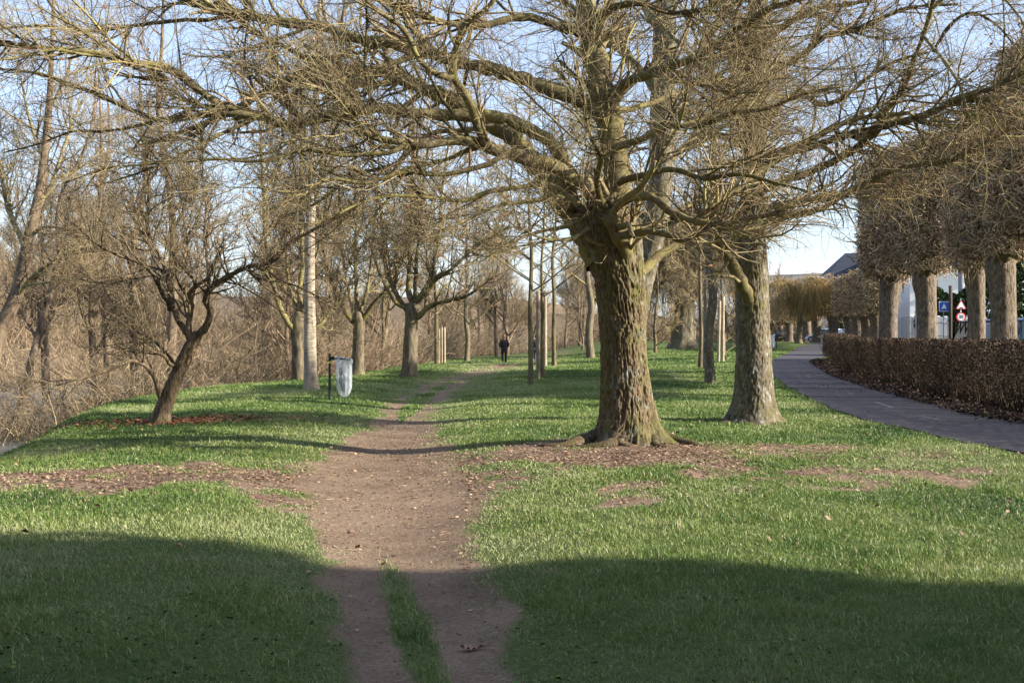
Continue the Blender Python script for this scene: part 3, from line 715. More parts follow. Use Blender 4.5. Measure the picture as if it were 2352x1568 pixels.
# ---------------------------------------------------------------- tall tree behind the big one
D3 = 26.0
b3 = W(1449, 930, D3); b3[2] = float(hgt(b3[0], b3[1]))
t3 = empty('maple_tree', b3, 'tall brown trunk rising behind the massive mossy tree and mostly hidden by it', 'tree')
trunk('trunk', pxaxis([(1449,950,26),(1452,850,25),(1458,760,24),(1470,680,24),(1487,600,25),(1508,500,26),(1518,380,27),(1523,200,27),(1528,0,24),(1532,-140,22)], D3), 60, 160, M['bark_second'], t3, b3, .012, (12, 3), .5, .25, 6, 12)
L3 = []
for k, (rows, r0, r1, dd) in enumerate([
    ([(1518,380),(1580,330),(1640,250),(1700,180),(1730,100)], 11, 4, 2.0), ([(1512,450),(1450,400),(1400,300),(1330,220),(1270,150)], 11, 4, 2.5),
    ([(1523,200),(1590,150),(1640,60),(1700,0)], 11, 5, -1), ([(1523,230),(1460,150),(1400,80),(1320,20),(1250,-30)], 11, 5, 2), ([(1500,520),(1570,480),(1630,440),(1680,380)], 8, 3, 1.5),
    ([(1526,90),(1480,20),(1440,-60)], 10, 6, 1), ([(1505,510),(1440,480),(1380,450),(1300,420),(1230,430)], 8, 3, 2.8)]):
    L3.append(pxlimb(rows, D3, r0, r1, dd))
crown('crown', L3, t3, b3, D3, (120, 900, 4200), ((1.0, 2.8), (.5, 1.5), (.2, .7)), [M['limb'], M['twig']], 3)

# ---------------------------------------------------------------- leaning tree on the left
D4 = 21.7
b4 = W(368, 966, D4); b4[2] = float(hgt(b4[0], b4[1]))
t4 = empty('cherry_tree', b4, 'dark twisted tree leaning over russet fallen leaves near the river bank', 'tree')
trunk('trunk', pxaxis([(366,985,21),(368,966,20.5),(375,940,18),(388,905,17),(406,863,16),(424,823,15.5),(437,797,15),(449,776,13),(455,762,10)], D4), 70, 150, M['bark_dark'], t4, b4, .009, (22, 5), .45, .16, 5, 21)
L4 = []
def l4(rows, r0, r1, dd, power=1.0, D=D4): L4.append(pxlimb(rows, D, r0, r1, dd, 0, len(L4), power))
l4([(440,790),(432,765),(410,735),(396,695),(390,644),(376,604),(356,574),(336,550),(322,527),(310,490),(300,450)], 9.1, 3.5, .6)
l4([(392,710),(388,695),(373,671),(353,631),(322,604),(269,584),(218,557),(191,530),(150,500)], 6.1, 2.1, -.8, 1, D4+.1)
l4([(356,574),(341,545),(339,504),(343,437),(340,390),(339,336),(345,280),(340,230)], 6.1, 2.8, .8, 1, D4+.4)
l4([(446,785),(460,765),(477,742),(484,715),(474,698),(474,675),(484,661),(511,641),(564,614),(605,607),(645,590),(668,557),(715,530),(770,500),(830,470)], 9.9, 2.8, -.8)
l4([(478,668),(480,628),(476,600),(474,577),(470,527),(474,480),(465,420)], 5.3, 2.1, .7, 1, D4-.1)
l4([(437,780),(433,742),(440,701),(433,681),(445,660),(460,651),(480,638)], 7.6, 4.2, -.4)
l4([(480,638),(500,595),(517,560)], 4.6, 3.5, -.1, 1, D4-.4)
l4([(412,850),(400,836),(390,838),(386,828),(380,819),(365,810),(349,806),(320,808),(302,806),(269,792)], 5.3, 2.1, -.7)
l4([(375,930),(366,910),(363,895),(356,869),(345,850),(329,836),(310,829),(296,829),(262,844),(240,852),(222,856),(195,868),(168,873),(130,885)], 6.8, 2.1, -1.2)
l4([(410,850),(390,820),(353,782),(320,765),(289,749),(260,735),(235,730)], 3.8, 1.4, .5)
l4([(605,607),(640,640),(690,660),(750,690)], 3.0, 1.4, -.3, 1, D4-.5)
l4([(564,614),(600,650),(650,690)], 3.0, 1.4, .3, 1, D4-.5)
l4([(390,644),(420,600),(430,550),(420,480),(440,400)], 3.8, 1.4, 1.0)
l4([(353,631),(300,640),(250,650),(180,640)], 3.0, 1.4, -.4)
crown('crown', L4, t4, b4, D4, (170, 1250, 5200), ((.7, 2.3), (.35, 1.2), (.15, .5)), [M['limb_dark'], M['twig_dark']], 4, wig=(.16,.22,.22), sep_limbs=True, limbmat=M['bark_dark'], rmax2=.022)

# ---------------------------------------------------------------- middle distance, traced forks
def midtree(name, label, px, py, D, axis, limbs, counts, lens, bm, lmats, seed, cat='tree', group=None, flare=.35, K=28, ring=70, tro=((0,0,.12),(0,0,.1),(0,0,.06)), sep=True, ang=(30, 65)):
    b = W(px, py, D); b[2] = float(hgt(b[0], b[1]))
    e = empty(name, b, label, cat, group)
    A = pxaxis(axis, D)
    A[0, 2] = min(A[0, 2], b[2]-.12)
    trunk('trunk', A, K, ring, M[bm], e, b, .008*D/30, (9, 1.6), flare, .25, 5, seed)
    Ls = [pxlimb(r, D, a, c, dd, 0, seed+k) for k, (r, a, c, dd) in enumerate(limbs)]
    crown('crown', Ls, e, b, D, counts, lens, [M[lmats[0]], M[lmats[1]]], seed, tro, (.14, .2, .24), .15, sep, M[lmats[0]], ang=ang)
    return e
midtree('maple_tree', 'forked maple with thick trunk just behind the dirt track, right of the litter bag', 940, 862, 46.5,
    [(938,870,20),(940,862,19),(943,800,17),(947,740,17),(948,715,18),(948,695,15)],
    [([(945,720),(934,708),(917,687),(903,659),(889,621),(882,586),(878,520),(868,430),(850,350)], 8, 3, .8), ([(946,705),(943,687),(938,659),(941,598),(944,540),(946,420),(950,300),(948,200)], 8, 3, .6),
     ([(950,700),(955,645),(957,598),(966,500),(975,400),(990,300)], 6, 2.5, -1.2), ([(952,700),(959,689),(973,675),(997,645),(1020,628),(1041,614),(1100,560),(1170,520)], 8, 3, -1.5),
     ([(960,685),(976,663),(987,640),(999,598),(1006,551),(1015,440),(1030,330)], 6, 2.5, 1.2), ([(956,730),(964,724),(987,703),(1011,694),(1041,687),(1080,675),(1140,630)], 8, 2.5, -1.6), ([(940,710),(905,690),(870,620),(850,560),(820,500)], 5, 2, -1.5)],
    (90, 750, 3600), ((1.2, 3.2), (.6, 1.7), (.3, .9)), 'bark_grey', ('limb', 'twig_tan'), 31)
midtree('maple_tree', 'forked maple standing directly behind the clear litter bag', 822, 857, 49,
    [(821,866,15),(821,857,15),(823,800,13),(824,750,13),(823,730,14),(822,715,11)],
    [([(820,740),(807,735),(791,710),(776,682),(755,620),(740,560),(725,450),(715,380)], 7, 2.5, -1), ([(822,735),(812,720),(807,696),(795,640),(785,560),(780,450)], 6, 2, 1), ([(823,735),(819,692),(819,645),(816,598),(818,500),(815,380),(812,280)], 7, 2.5, .4),
     ([(826,735),(837,727),(856,701),(875,678),(894,659),(915,620),(940,560),(960,480)], 7, 2.5, -.8), ([(824,720),(840,680),(850,620),(860,520),(870,420)], 5, 2, 1.2)],
    (75, 650, 3200), ((1.2, 3.2), (.6, 1.7), (.3, .9)), 'bark_grey', ('limb', 'twig_tan'), 32)
midtree('maple_tree', 'grey forked maple close behind the pale white barked trunk', 685, 866, 44.5,
    [(685,875,16),(685,866,15),(684,800,14),(682,760,15),(684,735,13),(687,715,10)],
    [([(678,765),(673,753),(652,724),(636,685),(627,645),(620,610),(610,540),(605,430),(600,320),(590,220)], 8, 3, -1.2), ([(684,740),(680,706),(668,670),(660,620),(655,540),(650,430)], 6, 2, 1), ([(686,735),(690,701),(687,668),(694,621),(694,551),(690,430),(695,300),(690,200)], 8, 3, .3),
     ([(690,770),(734,746),(753,724),(776,701),(800,660)], 6, 2, 1.5), ([(688,730),(705,680),(720,600),(745,500),(760,400),(780,300)], 6, 2, -1.2)],
    (80, 700, 3400), ((1.2, 3.2), (.6, 1.7), (.3, .9)), 'bark_grey', ('limb', 'twig_tan'), 33)
midtree('birch_tree', 'slender tree with pale whitish bark, left of the litter bag post', 715, 896, 34,
    [(715,904,17),(715,895,16.5),(713,840,15),(712,760,13.5),(712,600,11.5),(716,450,9.5),(722,300,7.5),(729,150,6),(735,0,4.5),(738,-80,3)],
    [([(714,560),(690,480),(675,380),(668,280),(650,180)], 4, 2, .6), ([(716,480),(745,400),(760,300),(780,200),(785,100)], 4, 2, -.8), ([(719,380),(700,300),(690,200),(680,90)], 3.5, 1.5, -.6), ([(722,300),(750,220),(765,120),(790,20)], 3.5, 1.5, .8), ([(725,220),(710,130),(705,30)], 3, 1.5, .5)],
    (40, 300, 1500), ((.8, 2.2), (.4, 1.3), (.2, .7)), 'bark_pale', ('limb', 'twig_tan'), 34, flare=.22, tro=((0,0,.2),(0,0,.15),(0,0,.08)))
YG = 'young trees on the lawn'
def young(label, px, py, D, r, topy, seed, lean=0, bm='bark_young', br=18, cat='young tree', name='young_tree', start=.30, dens=1.0, sprl=.11):
    h = py-topy; r = r*.88
    q_ = random.Random(seed+9); j_ = lambda: q_.uniform(-.5, .5)*r
    axis = [(px,py+6,r*1.05),(px,py,r),(px+lean*.12+j_(),py-h*.13,r*.88),(px+lean*.25+j_(),py-h*.25,r*.8),(px+lean*.45+2*j_(),py-h*.42,r*.62),(px+lean*.65+3*j_(),py-h*.62,r*.42),(px+lean,py-h,r*.12)]
    rr = random.Random(seed); limbs = []
    for k in range(br):
        t = start+(.95-start)*k/br; y = py-h*t; x = px+lean*t; s = (-1)**k
        l = h*(.16+.22*rr.random())*(1.15-t*.6)
        limbs.append(([(x, y), (x+s*l*.35, y-l*.25), (x+s*l*.7, y-l*.6), (x+s*l*(.95+.2*rr.random()), y-l*1.05)], r*(.40-.18*t), r*.08, rr.uniform(-1.4, 1.4)))
    return midtree(name, label, px, py, D, axis, limbs, (int(60*dens), int(420*dens), int(2000*dens)), ((.6, 1.8), (.3, 1.1), (.2, .6)), bm, ('limb', 'twig_tan'), seed, cat, None, .25, 20, 60, sep=False)
young('slim straight young tree in front of the pale stakes, left of the massive trunk', 1219, 882, 37.5, 7, 180, 41)
young('thin young tree right of the staked slender tree, left of the massive trunk', 1273, 838, 62, 6, 250, 42)
young('thin bare young tree between the two forked maples', 877, 838, 64, 4.5, 330, 43, lean=18)
young('thin young tree right of the thick forked maple by the track', 1003, 833, 68, 5.5, 300, 44, lean=-12)
young('small tree with low side branches at the lawn edge, left of the walker in black', 1072, 828, 74, 7, 420, 45, bm='bark_grey', start=.2)
young('straight brown trunk standing just left of the straight grey big tree', 1632, 880, 38.5, 14, 60, 46, bm='bark_second', br=12)
young('slim pale trunk left of the straight brown trunk, farther on the lawn', 1608, 848, 54, 6, 240, 47, bm='bark_grey')
young('mid-sized trunk on the lawn edge immediately left of the massive mossy trunk', 1357, 827, 75, 11, 330, 48, bm='bark_grey', start=.28, br=12)
young('small bushy young tree with many upswept twigs right of the massive trunk', 1505, 826, 78, 5, 560, 49, start=.12, br=16, bm='bark_dark', dens=1.5)
young('dense upswept small tree between the two big right trunks', 1663, 838, 64, 5, 560, 50, start=.1, br=18, bm='bark_dark', dens=1.8)
young('slender tree held by two pale stakes', 1246, 868, 44, 5, 250, 51)

# old willow with a flared base and a curtain of russet twigs
def old_willow():
    D = 84.; px = 1568
    b = W(px, 806, D); b[2] = float(hgt(b[0], b[1]))
    e = empty('willow_tree', b, 'old broad flared trunk under a curtain of brown hanging twigs, far on the lawn', 'tree')
    r = S*D/F
    k = lambda dx, dz, rr: [b[0]+dx*r, D, b[2]+dz*r, rr*r]
    trunk('trunk', [k(0,-6,32),k(0,0,31),k(2,30,27),k(3,70,24),k(4,120,22),k(4,170,15)], 50, 70, M['bark_second'], e, b, .05, (3, .6), .4, .5, 6, 77)
    rr = np.random.default_rng(4); L = []
    for j in range(9):
        a = j*.7+rr.random()*.4; ln = 70+60*rr.random()
        L.append(np.array([k(0,140,12), k(math.cos(a)*ln*.3,190+20*rr.random(),9), k(math.cos(a)*ln*.7,240+30*rr.random(),6), k(math.cos(a)*ln,280+40*rr.random(),4)])+np.array([[0,0,0,0],[0,math.sin(a)*1.2,0,0],[0,math.sin(a)*2.6,0,0],[0,math.sin(a)*3.6,0,0]]))
    def curtain(mb, lv):
        G = grow(lv[2][0], lv[2][1], 5200, (1.5, 5.5), (40, 100), (.3, .4), 7, .08, (0, 0, -.35), (.1, 1), rmin=.012, seed=9, tippow=0)
        G[0][:, :, 2] = np.maximum(G[0][:, :, 2], b[2]+.5)
        tubes(mb, *G, K=3, mat=1)
    crown('crown', L, e, b, D, (60, 420, 1500), ((1.5, 4), (1, 2.5), (.5, 1.5)), [M['limb_dark'], M['twig_dark']], 78, extra=curtain)
old_willow()

# ---------------------------------------------------------------- pale stakes
def stake(px, py, D, topy, r, label, lean=0, band=False):
    b = W(px, py, D); b[2] = float(hgt(b[0], b[1])); t = W(px+lean, topy, D); R = r*S*D/F
    e = empty('tree_stake', b, label, 'stake', None)
    mb = MB(); P = np.linspace(b-np.array([0,0,.1]), t, 8); tubes(mb, P, np.full(8, R)*np.linspace(1.05, .95, 8), 12, cap=True)
    mb.build('post', M['stake'], e, b, smooth=True)
    mb = MB(); tubes(mb, np.array([t-[0,0,.02], t+[0,0,.012], t+[0,0,.02]]), np.array([R*1.0, R*.98, R*.6]), 12, cap=True); mb.build('post_top', M['stake'], e, b)
    return e, b, t
M['stake'] = bark('stake_wood', (.22,.18,.12), (.42,.35,.26), (.28,.26,.10), .2, 9, (1,1,.3), .2)
M['strap'] = plain('strap_rubber', (.10,.09,.06), .7)
stake(1236, 868, 43.5, 668, 4.6, 'thicker pale wooden stake left of the staked slender tree')
stake(1252, 836, 62, 668, 4.6, 'pale wooden stake between the staked slender tree and the thin young tree')
for dx, tx in ((-5, 'leftmost'), (1, 'middle'), (7, 'rightmost')):
    stake(1014+dx, 829, 70, 755 if dx < 0 else 750, 2.6, 'thin pale stake, %s of three by the thin tree at the lawn edge' % tx)
stake(1618, 852, 52, 620, 4.0, 'yellowish pale stake against the straight brown trunk', 3)
stake(1650, 838, 60, 690, 3.3, 'pale pinkish stake, shorter, left of the bright white stake on the lawn', 3)
stake(1660, 836, 61, 680, 3.6, 'bright whitish stake in front of the dense upswept tree', 1)
p = W(1246, 672, 43.7)
mb = MB()
a = np.linspace(0, 2*math.pi, 17); R = .18
P = np.stack([p[0]+.17*np.cos(a), p[1]+.10*np.sin(a), p[2]+0*a], 1)
tubes(mb, P, np.full(17, .045), 6); tag(mb.build('tree_tie', M['strap']), 'dark rubber tie holding the slender tree to its pale stake', 'tree tie')
# ------------------------------------------------------------------ woodland along the river
WM = [M["bark_far"], M["bark_far"], M["twig_far"]]
def wood_proto(name, H, r, seed, label, lean=.0, spread=.32, counts=(60, 420, 2200), mats=WM, first=.25):
    e = empty(name, (0, 0, 0), label, 'tree')
    rr = np.random.default_rng(seed)
    n = 7; t = np.linspace(0, 1, n)
    ax = np.stack([lean*H*t+.25*rr.normal(size=n)*t, .25*rr.normal(size=n)*t, H*t-.3, r*(1-.86*t)], 1)
    trunk('trunk', ax, 14, 50, mats[0], e, (0, 0, 0), .01, (6, 1), .4, .3, 5, seed)
    L = []
    for k in range(16):
        q = first+(.95-first)*k/16; i = catmull(ax, 60)[int(q*59)]
        a = rr.random()*6.28; ln = H*spread*(1.15-q)*(.6+.6*rr.random()); up = .55+.5*rr.random()
        d = np.array([math.cos(a), math.sin(a), up]); 
        pts = [np.r_[i[:3], i[3]*.55]]
        for s in range(1, 5):
            d = d+np.array([*(rr.normal(size=2)*.18), .16]); p = pts[-1][:3]+d/np.linalg.norm(d)*ln/4
            pts.append(np.r_[p, i[3]*.55*(1-.2*s)])
        L.append(np.array(pts))
    crown('crown', L, e, (0, 0, 0), 60, counts, ((1.0, 3.0), (.6, 1.8), (.4, 1.1)), mats[1:], seed, ((0,0,.18),(0,0,.14),(0,0,.10)), (.12,.18,.2), .15, rmin=.009, ang=(25, 60))
    return e
wlab = ['tall thin pinkish bare tree in the wood across the river', 'spreading bare tree in the wood across the river', 'leaning bare tree among the river bank bushes', 'bushy low bare tree at the river bank behind the lawn']
protos = [wood_proto('bare_tree', 17, .21, 201, wlab[0], .02, .26), wood_proto('bare_tree', 14, .24, 202, wlab[1], -.03, .36, (70, 500, 2400)),
          wood_proto('bare_tree', 15, .20, 203, wlab[2], .20, .28), wood_proto('bare_tree', 8.5, .14, 204, wlab[3], .04, .42, (70, 480, 2200), first=.08)]
rr = random.Random(77)
spots = []
def put(px, D, kind, sc=1.0, rz=None, lab=None): spots.append(((px-1176)*S*D/F, D, kind, sc, rz, lab))
# trees the photo lets one tell apart
put(215, 50, 0, .95, 1.0, 'pale grey leaning trunk left of the dark twisted tree, across the water'); put(247, 56, 0, 1.0, 2.0, 'thin pale trunk left of the dark twisted tree, beyond the water'); put(306, 53, 0, 1.05, .3, 'pinkish straight trunk left of the dark twisted tree')
put(396, 40, 0, .95, 3.6, 'straight grey trunk standing right behind the dark twisted tree'); put(30, 46, 2, 1.0, .2, 'leaning bare tree by the water at the far left'); put(110, 62, 1, 1.1, 1.2, 'wide bare tree beyond the water at the far left')
put(1142, 92, 1, .8, .5, 'thick brown trunk at the wood edge just left of the walker in black'); put(1165, 95, 3, 1.2, 2.2, 'forked pale trunk at the wood edge just right of the walker in black'); put(860, 72, 3, .9, 1.0, 'broken brown stump-like tree in the bushes between the two forked maples')
for k in range(54):
    px = rr.uniform(-180, 1420); D = rr.uniform(52, 150)
    if px > 1000: D = rr.uniform(110, 165)
    put(px, D, rr.choice([0, 0, 1, 1, 2, 3]), rr.uniform(.8, 1.2))
for k in range(12):
    put(rr.uniform(1250, 1760), rr.uniform(100, 160), rr.choice([1, 3, 1]), rr.uniform(.7, 1.0))
used = set()
for (x, y, kind, sc, rz, lab) in spots:
    if abs(x-bank(y)) < 1 or (y < 100 and -24 < x-bank(y) < -6 and lab is None): 
        x = bank(y)-rr.uniform(28, 44)
    if lab is None and x-bank(y) > -2.0 and y < 96: x = bank(y)-3
    z = float(hgt(x, y)); rz = rr.uniform(0, 6.28) if rz is None else rz
    g = ['tall thin trees of the river wood', 'spreading trees of the river wood', 'leaning trees of the river wood', 'bushy trees of the river wood'][kind]
    if kind not in used:
        used.add(kind); o = protos[kind]; o.location = (x, y, z); o.rotation_euler = (0, 0, rz); o.scale = (sc, sc, sc)
        tag(o, lab or wlab[kind], 'tree', g)
    else: copy_tree(protos[kind], (x, y, z), rz, sc, lab or wlab[kind], g)

# big leaning tree at the far left
midtree('bare_tree', 'big leaning brown trunk at the far left edge of the view, on the river bank', -45, 900, 35,
    [(-60,950,20),(-30,880,19),(0,762,17),(40,671,15),(64,560,13),(85,470,11),(101,370,9),(114,235,7),(120,120,5),(125,-20,3)],
    [([(30,690),(70,640),(120,600),(190,570),(260,575)], 6, 2, -2), ([(60,570),(20,480),(0,380),(-20,280)], 7, 3, 1), ([(80,490),(120,420),(150,330),(190,230)], 6, 2, 1), ([(70,540),(110,520),(200,530),(300,520)], 5, 2, -2), ([(40,660),(90,650),(170,640),(230,650)], 4, 2, -2.5), ([(0,762),(-30,680),(-60,560)], 7, 3, 0), ([(102,370),(70,280),(50,180)], 5, 2, 0), ([(110,260),(150,180),(180,80)], 4, 2, .5)],
    (80, 600, 2600), ((1, 3), (.6, 1.7), (.3, .9)), 'bark_far', ('limb', 'twig_tan'), 61)

def thicket(name, n_stem, n_tw, region, H, seed, label, rmin, mat):
    r = np.random.default_rng(seed)
    x, y = region(r, n_stem); k = np.arange(n_stem)
    z = hgt(x, y)
    st = 7; P = np.zeros((n_stem, st, 3)); P[:, 0] = np.stack([x, y, z-.1], 1)
    a = r.random(n_stem)*6.28; d = np.stack([np.cos(a)*.5, np.sin(a)*.5, np.full(n_stem, 1.0)], 1); d = unit(d)
    ln = (H[0]+(H[1]-H[0])*r.random(n_stem)**1.6)/(st-1)
    out = unit(np.stack([np.cos(a), np.sin(a), np.zeros(n_stem)], 1))
    for s in range(1, st):
        d = unit(d+r.normal(size=(n_stem, 3))*.16+out*.07)
        P[:, s] = P[:, s-1]+d*ln[:, None]
    R = (.010+.020*r.random(n_stem)**3)[:, None]*np.linspace(1, .35, st)[None]
    R = np.maximum(R, rmin)
    mb = MB(); tubes(mb, P, R, 4)
    G = grow(P, R, n_tw, (.4, 1.7), (25, 65), (.4, .6), 6, .2, (0, 0, .10), (.1, 1), rmin=rmin, seed=seed+1)
    tubes(mb, *G, K=3)
    G2 = grow(*G, n_tw*2, (.25, .9), (25, 65), (.5, .7), 5, .22, (0, 0, .08), (.1, 1), rmin=rmin*.85, seed=seed+2)
    tubes(mb, *G2, K=3)
    tag(mb.build(name, mat), label, 'thicket', kind='stuff')
def near_bank(r, n):
    y = 36+r.random(n)*84; return bank(y)-1.2-r.random(n)**1.4*6.5*(1+.0*y), y
def left_bank(r, n):     # bushes hanging over the water
    y = 35+r.random(n)*17; c = vnoise(y*.35, y*0+3, 9); return bank(y)-2.2-r.random(n)*4.5, y
def far_bank(r, n):
    y = 42+r.random(n)*109; return bank(y)-24-r.random(n)*31, y
def end_wood(r, n):
    x = -10+r.random(n)*62; y = 100+r.random(n)*62; k = x-bank(y) < -1
    y = np.where(k, y, 140+r.random(n)*28); return x, y
thicket('bank_thicket', 2800, 12500, near_bank, (1.4, 5.2), 301, 'dense tangle of bare brown bushes along the river bank behind the lawn', .0105, M['twig_far'])
thicket('water_thicket', 700, 5200, left_bank, (1.2, 3.6), 311, 'dark bare bushes leaning over the water left of the twisted tree', .006, M['twig_tan'])
thicket('far_thicket', 4200, 17000, far_bank, (1.6, 6.5), 321, 'brown bare undergrowth of the wood across the river', .016, M['twig_far'])
thicket('lawn_end_thicket', 3000, 10000, end_wood, (1.6, 6.0), 331, 'brown bare undergrowth closing the far end of the lawn', .020, M['twig_far'])

# ------------------------------------------------------------------ clipped lindens beyond the hedge
def pollard(seed, label):
    e = empty('pollarded_tree', (0, 0, 0), label, 'tree')
    r = np.random.default_rng(seed)
    ax = [(0,0,-.2,.50),(0,0,0,.46),(.03,0,.8,.39),(.07,.02,1.8,.36),(.02,0,2.9,.37),(-.03,0,3.5,.43),(0,0,4.0,.32)]
    trunk('trunk', ax, 48, 110, M['bark_pollard'], e, (0,0,0), .014, (13, 3.2), .25, .3, 6, seed)
    hx, hy, z0, z1 = 1.1, 3.0, 3.75, 8.5
    def clip(p):
        q = p.copy(); j = .30*(fbm(p[:, 1]*1.3+seed, p[:, 2]*1.3, 3, 2)-.5)
        q[:, 0] = np.clip(q[:, 0], -hx+j, hx+j); q[:, 1] = np.clip(q[:, 1], -hy-.1, hy+.1)
        zt = z1+.35*(fbm(p[:, 0]*1.2, p[:, 1]*1.2+seed, 4, 2)-.5); q[:, 2] = np.minimum(q[:, 2], zt); q[:, 2] = np.maximum(q[:, 2], z0-.75+1.5*r.random(len(p)))
        return q+r.normal(size=q.shape)*.065
    L = []
    for k in range(12):
        a = k*6.28/12+r.random()*.4; w = np.array([math.cos(a)*hx*.85, math.sin(a)*hy*.9])
        h = 3.9+ (k % 4)*1.1
        L.append(np.array([[0,0,3.3+.2*(k % 3),.17],[w[0]*.3,w[1]*.3,h,.12],[w[0]*.65,w[1]*.65,h+.5+.3*r.random(),.08],[w[0],w[1],h+.9+.6*r.random(),.05]]))
    for k in range(4):
        L.append(np.array([[0,0,3.2,.2],[.2*r.normal(),.5*(k-1.5),4.6,.13],[.3*r.normal(),.9*(k-1.5),6.,.09],[.3*r.normal(),1.2*(k-1.5),7.0,.05]]))
    mb = MB(); PP = []; RR = []
    for l in L:
        P, R = add_limb(mb, l, 7, .15, 0); p, q = resample(P, R, 14); PP.append(p); RR.append(q)
    PP = np.array(PP); RR = np.array(RR)
    # knotted clipped shoots everywhere in the box
    G1 = grow(PP, RR, 420, (.7, 2.0), (35, 85), (.4, .6), 8, .35, (0, 0, .05), (.15, 1), rmin=.02, seed=seed+1, clip=clip); tubes(mb, *G1, K=5, mat=0)
    G2 = grow(*G1, 3400, (.35, 1.0), (35, 90), (.45, .65), 6, .42, (0, 0, .02), (.1, 1), rmin=.0125, rmax=.03, seed=seed+2, clip=clip); tubes(mb, *G2, K=4, mat=1)
    G3 = grow(*G2, 5500, (.15, .5), (35, 90), (.6, .8), 4, .4, (0, 0, .03), (.3, 1), rmin=.009, seed=seed+3, clip=clip); tubes(mb, *G3, K=3, mat=1)
    # crooked clipped spurs crowding the faces of the box
    n = 5200; f = r.random(n); q = r.random((n, 3))*2-1
    fx = np.where(f < .52, np.sign(q[:, 0]+1e-9), q[:, 0]); fy = np.where((f >= .52) & (f < .74), np.sign(q[:, 1]+1e-9), q[:, 1]); fz = np.where((f >= .74) & (f < .90), 1.0, np.where(f >= .90, -1.0, q[:, 2]))
    B = np.stack([fx*(hx-.15-.45*r.random(n)), fy*(hy-.4*r.random(n)), (z0+z1)/2+fz*((z1-z0)/2-.05-np.where(fz < 0, 1.3, .5)*r.random(n)**1.5)], 1)
    P = np.zeros((n, 5, 3)); P[:, 0] = B; d = unit(r.normal(size=(n, 3))+np.stack([fx, fy, fz*.6], 1)*.5); ln = (.04+.10*r.random(n))[:, None]
    for s in range(1, 5):
        d = unit(d+r.normal(size=(n, 3))*.55); P[:, s] = P[:, s-1]+d*ln
    tubes(mb, P, ((.011+.024*r.random(n)**2)[:, None])*np.linspace(1, .6, 5)[None], K=4, mat=1)
    P = G2[0][r.choice(len(G2[0]), 900), -1]; leaf_quads(P, .07, r, 1.2, mb=mb, mat=2)
    mb.build('crown', [M['limb'], M['twig_pollard'], M['litter']], e, smooth=True)
    return e
pn = [(2300, 33.5, 'box clipped linden with a thick pale trunk, nearest of the row above the hedge'), (2240, 37, 'box clipped linden with a slimmer mossy leaning trunk beside the thickest trunk'), (2125, 42.3, 'box clipped linden left of the blue square sign'), (2043, 47.2, 'box clipped linden at the far left corner of the near row'), (2420, 28.6, 'box clipped linden cut off by the right edge of the picture')]
pp = [pollard(401, ''), pollard(402, '')]
for k, (px, D, lab) in enumerate(pn):
    x = (px-1176)*S*D/F; z = float(hgt(x, D))
    sc = (.72, .92, 1.0) if px == 2240 else (1, 1, 1.0+.02*k)
    if k < 2: o = pp[k]; o.location = (x, D, z); o.rotation_euler = (0, 0, -.14); o.scale = sc; tag(o, lab, 'tree', 'box clipped lindens of the near row')
    else: copy_tree(pp[k % 2], (x, D, z), -.14+math.pi*(k % 2), sc, lab, 'box clipped lindens of the near row')
for k, (px, D, lab) in enumerate([(2012, 80, 'first'), (1990, 86, 'second'), (1968, 93, 'third'), (1950, 101, 'fourth'), (1912, 109, 'fifth, yellowish green'), (1875, 118, 'sixth'), (1852, 127, 'seventh'), (1812, 138, 'eighth'), (1790, 146, 'ninth')]):
    x = (px-1176)*S*D/F; z = float(hgt(x, D))
    copy_tree(pp[k % 2], (x, D, z), -.2-.06*k, (1.2, 1.1, .68 if k < 7 else .62), 'box clipped linden of the far row, %s trunk leftwards' % lab, 'box clipped lindens of the far row')

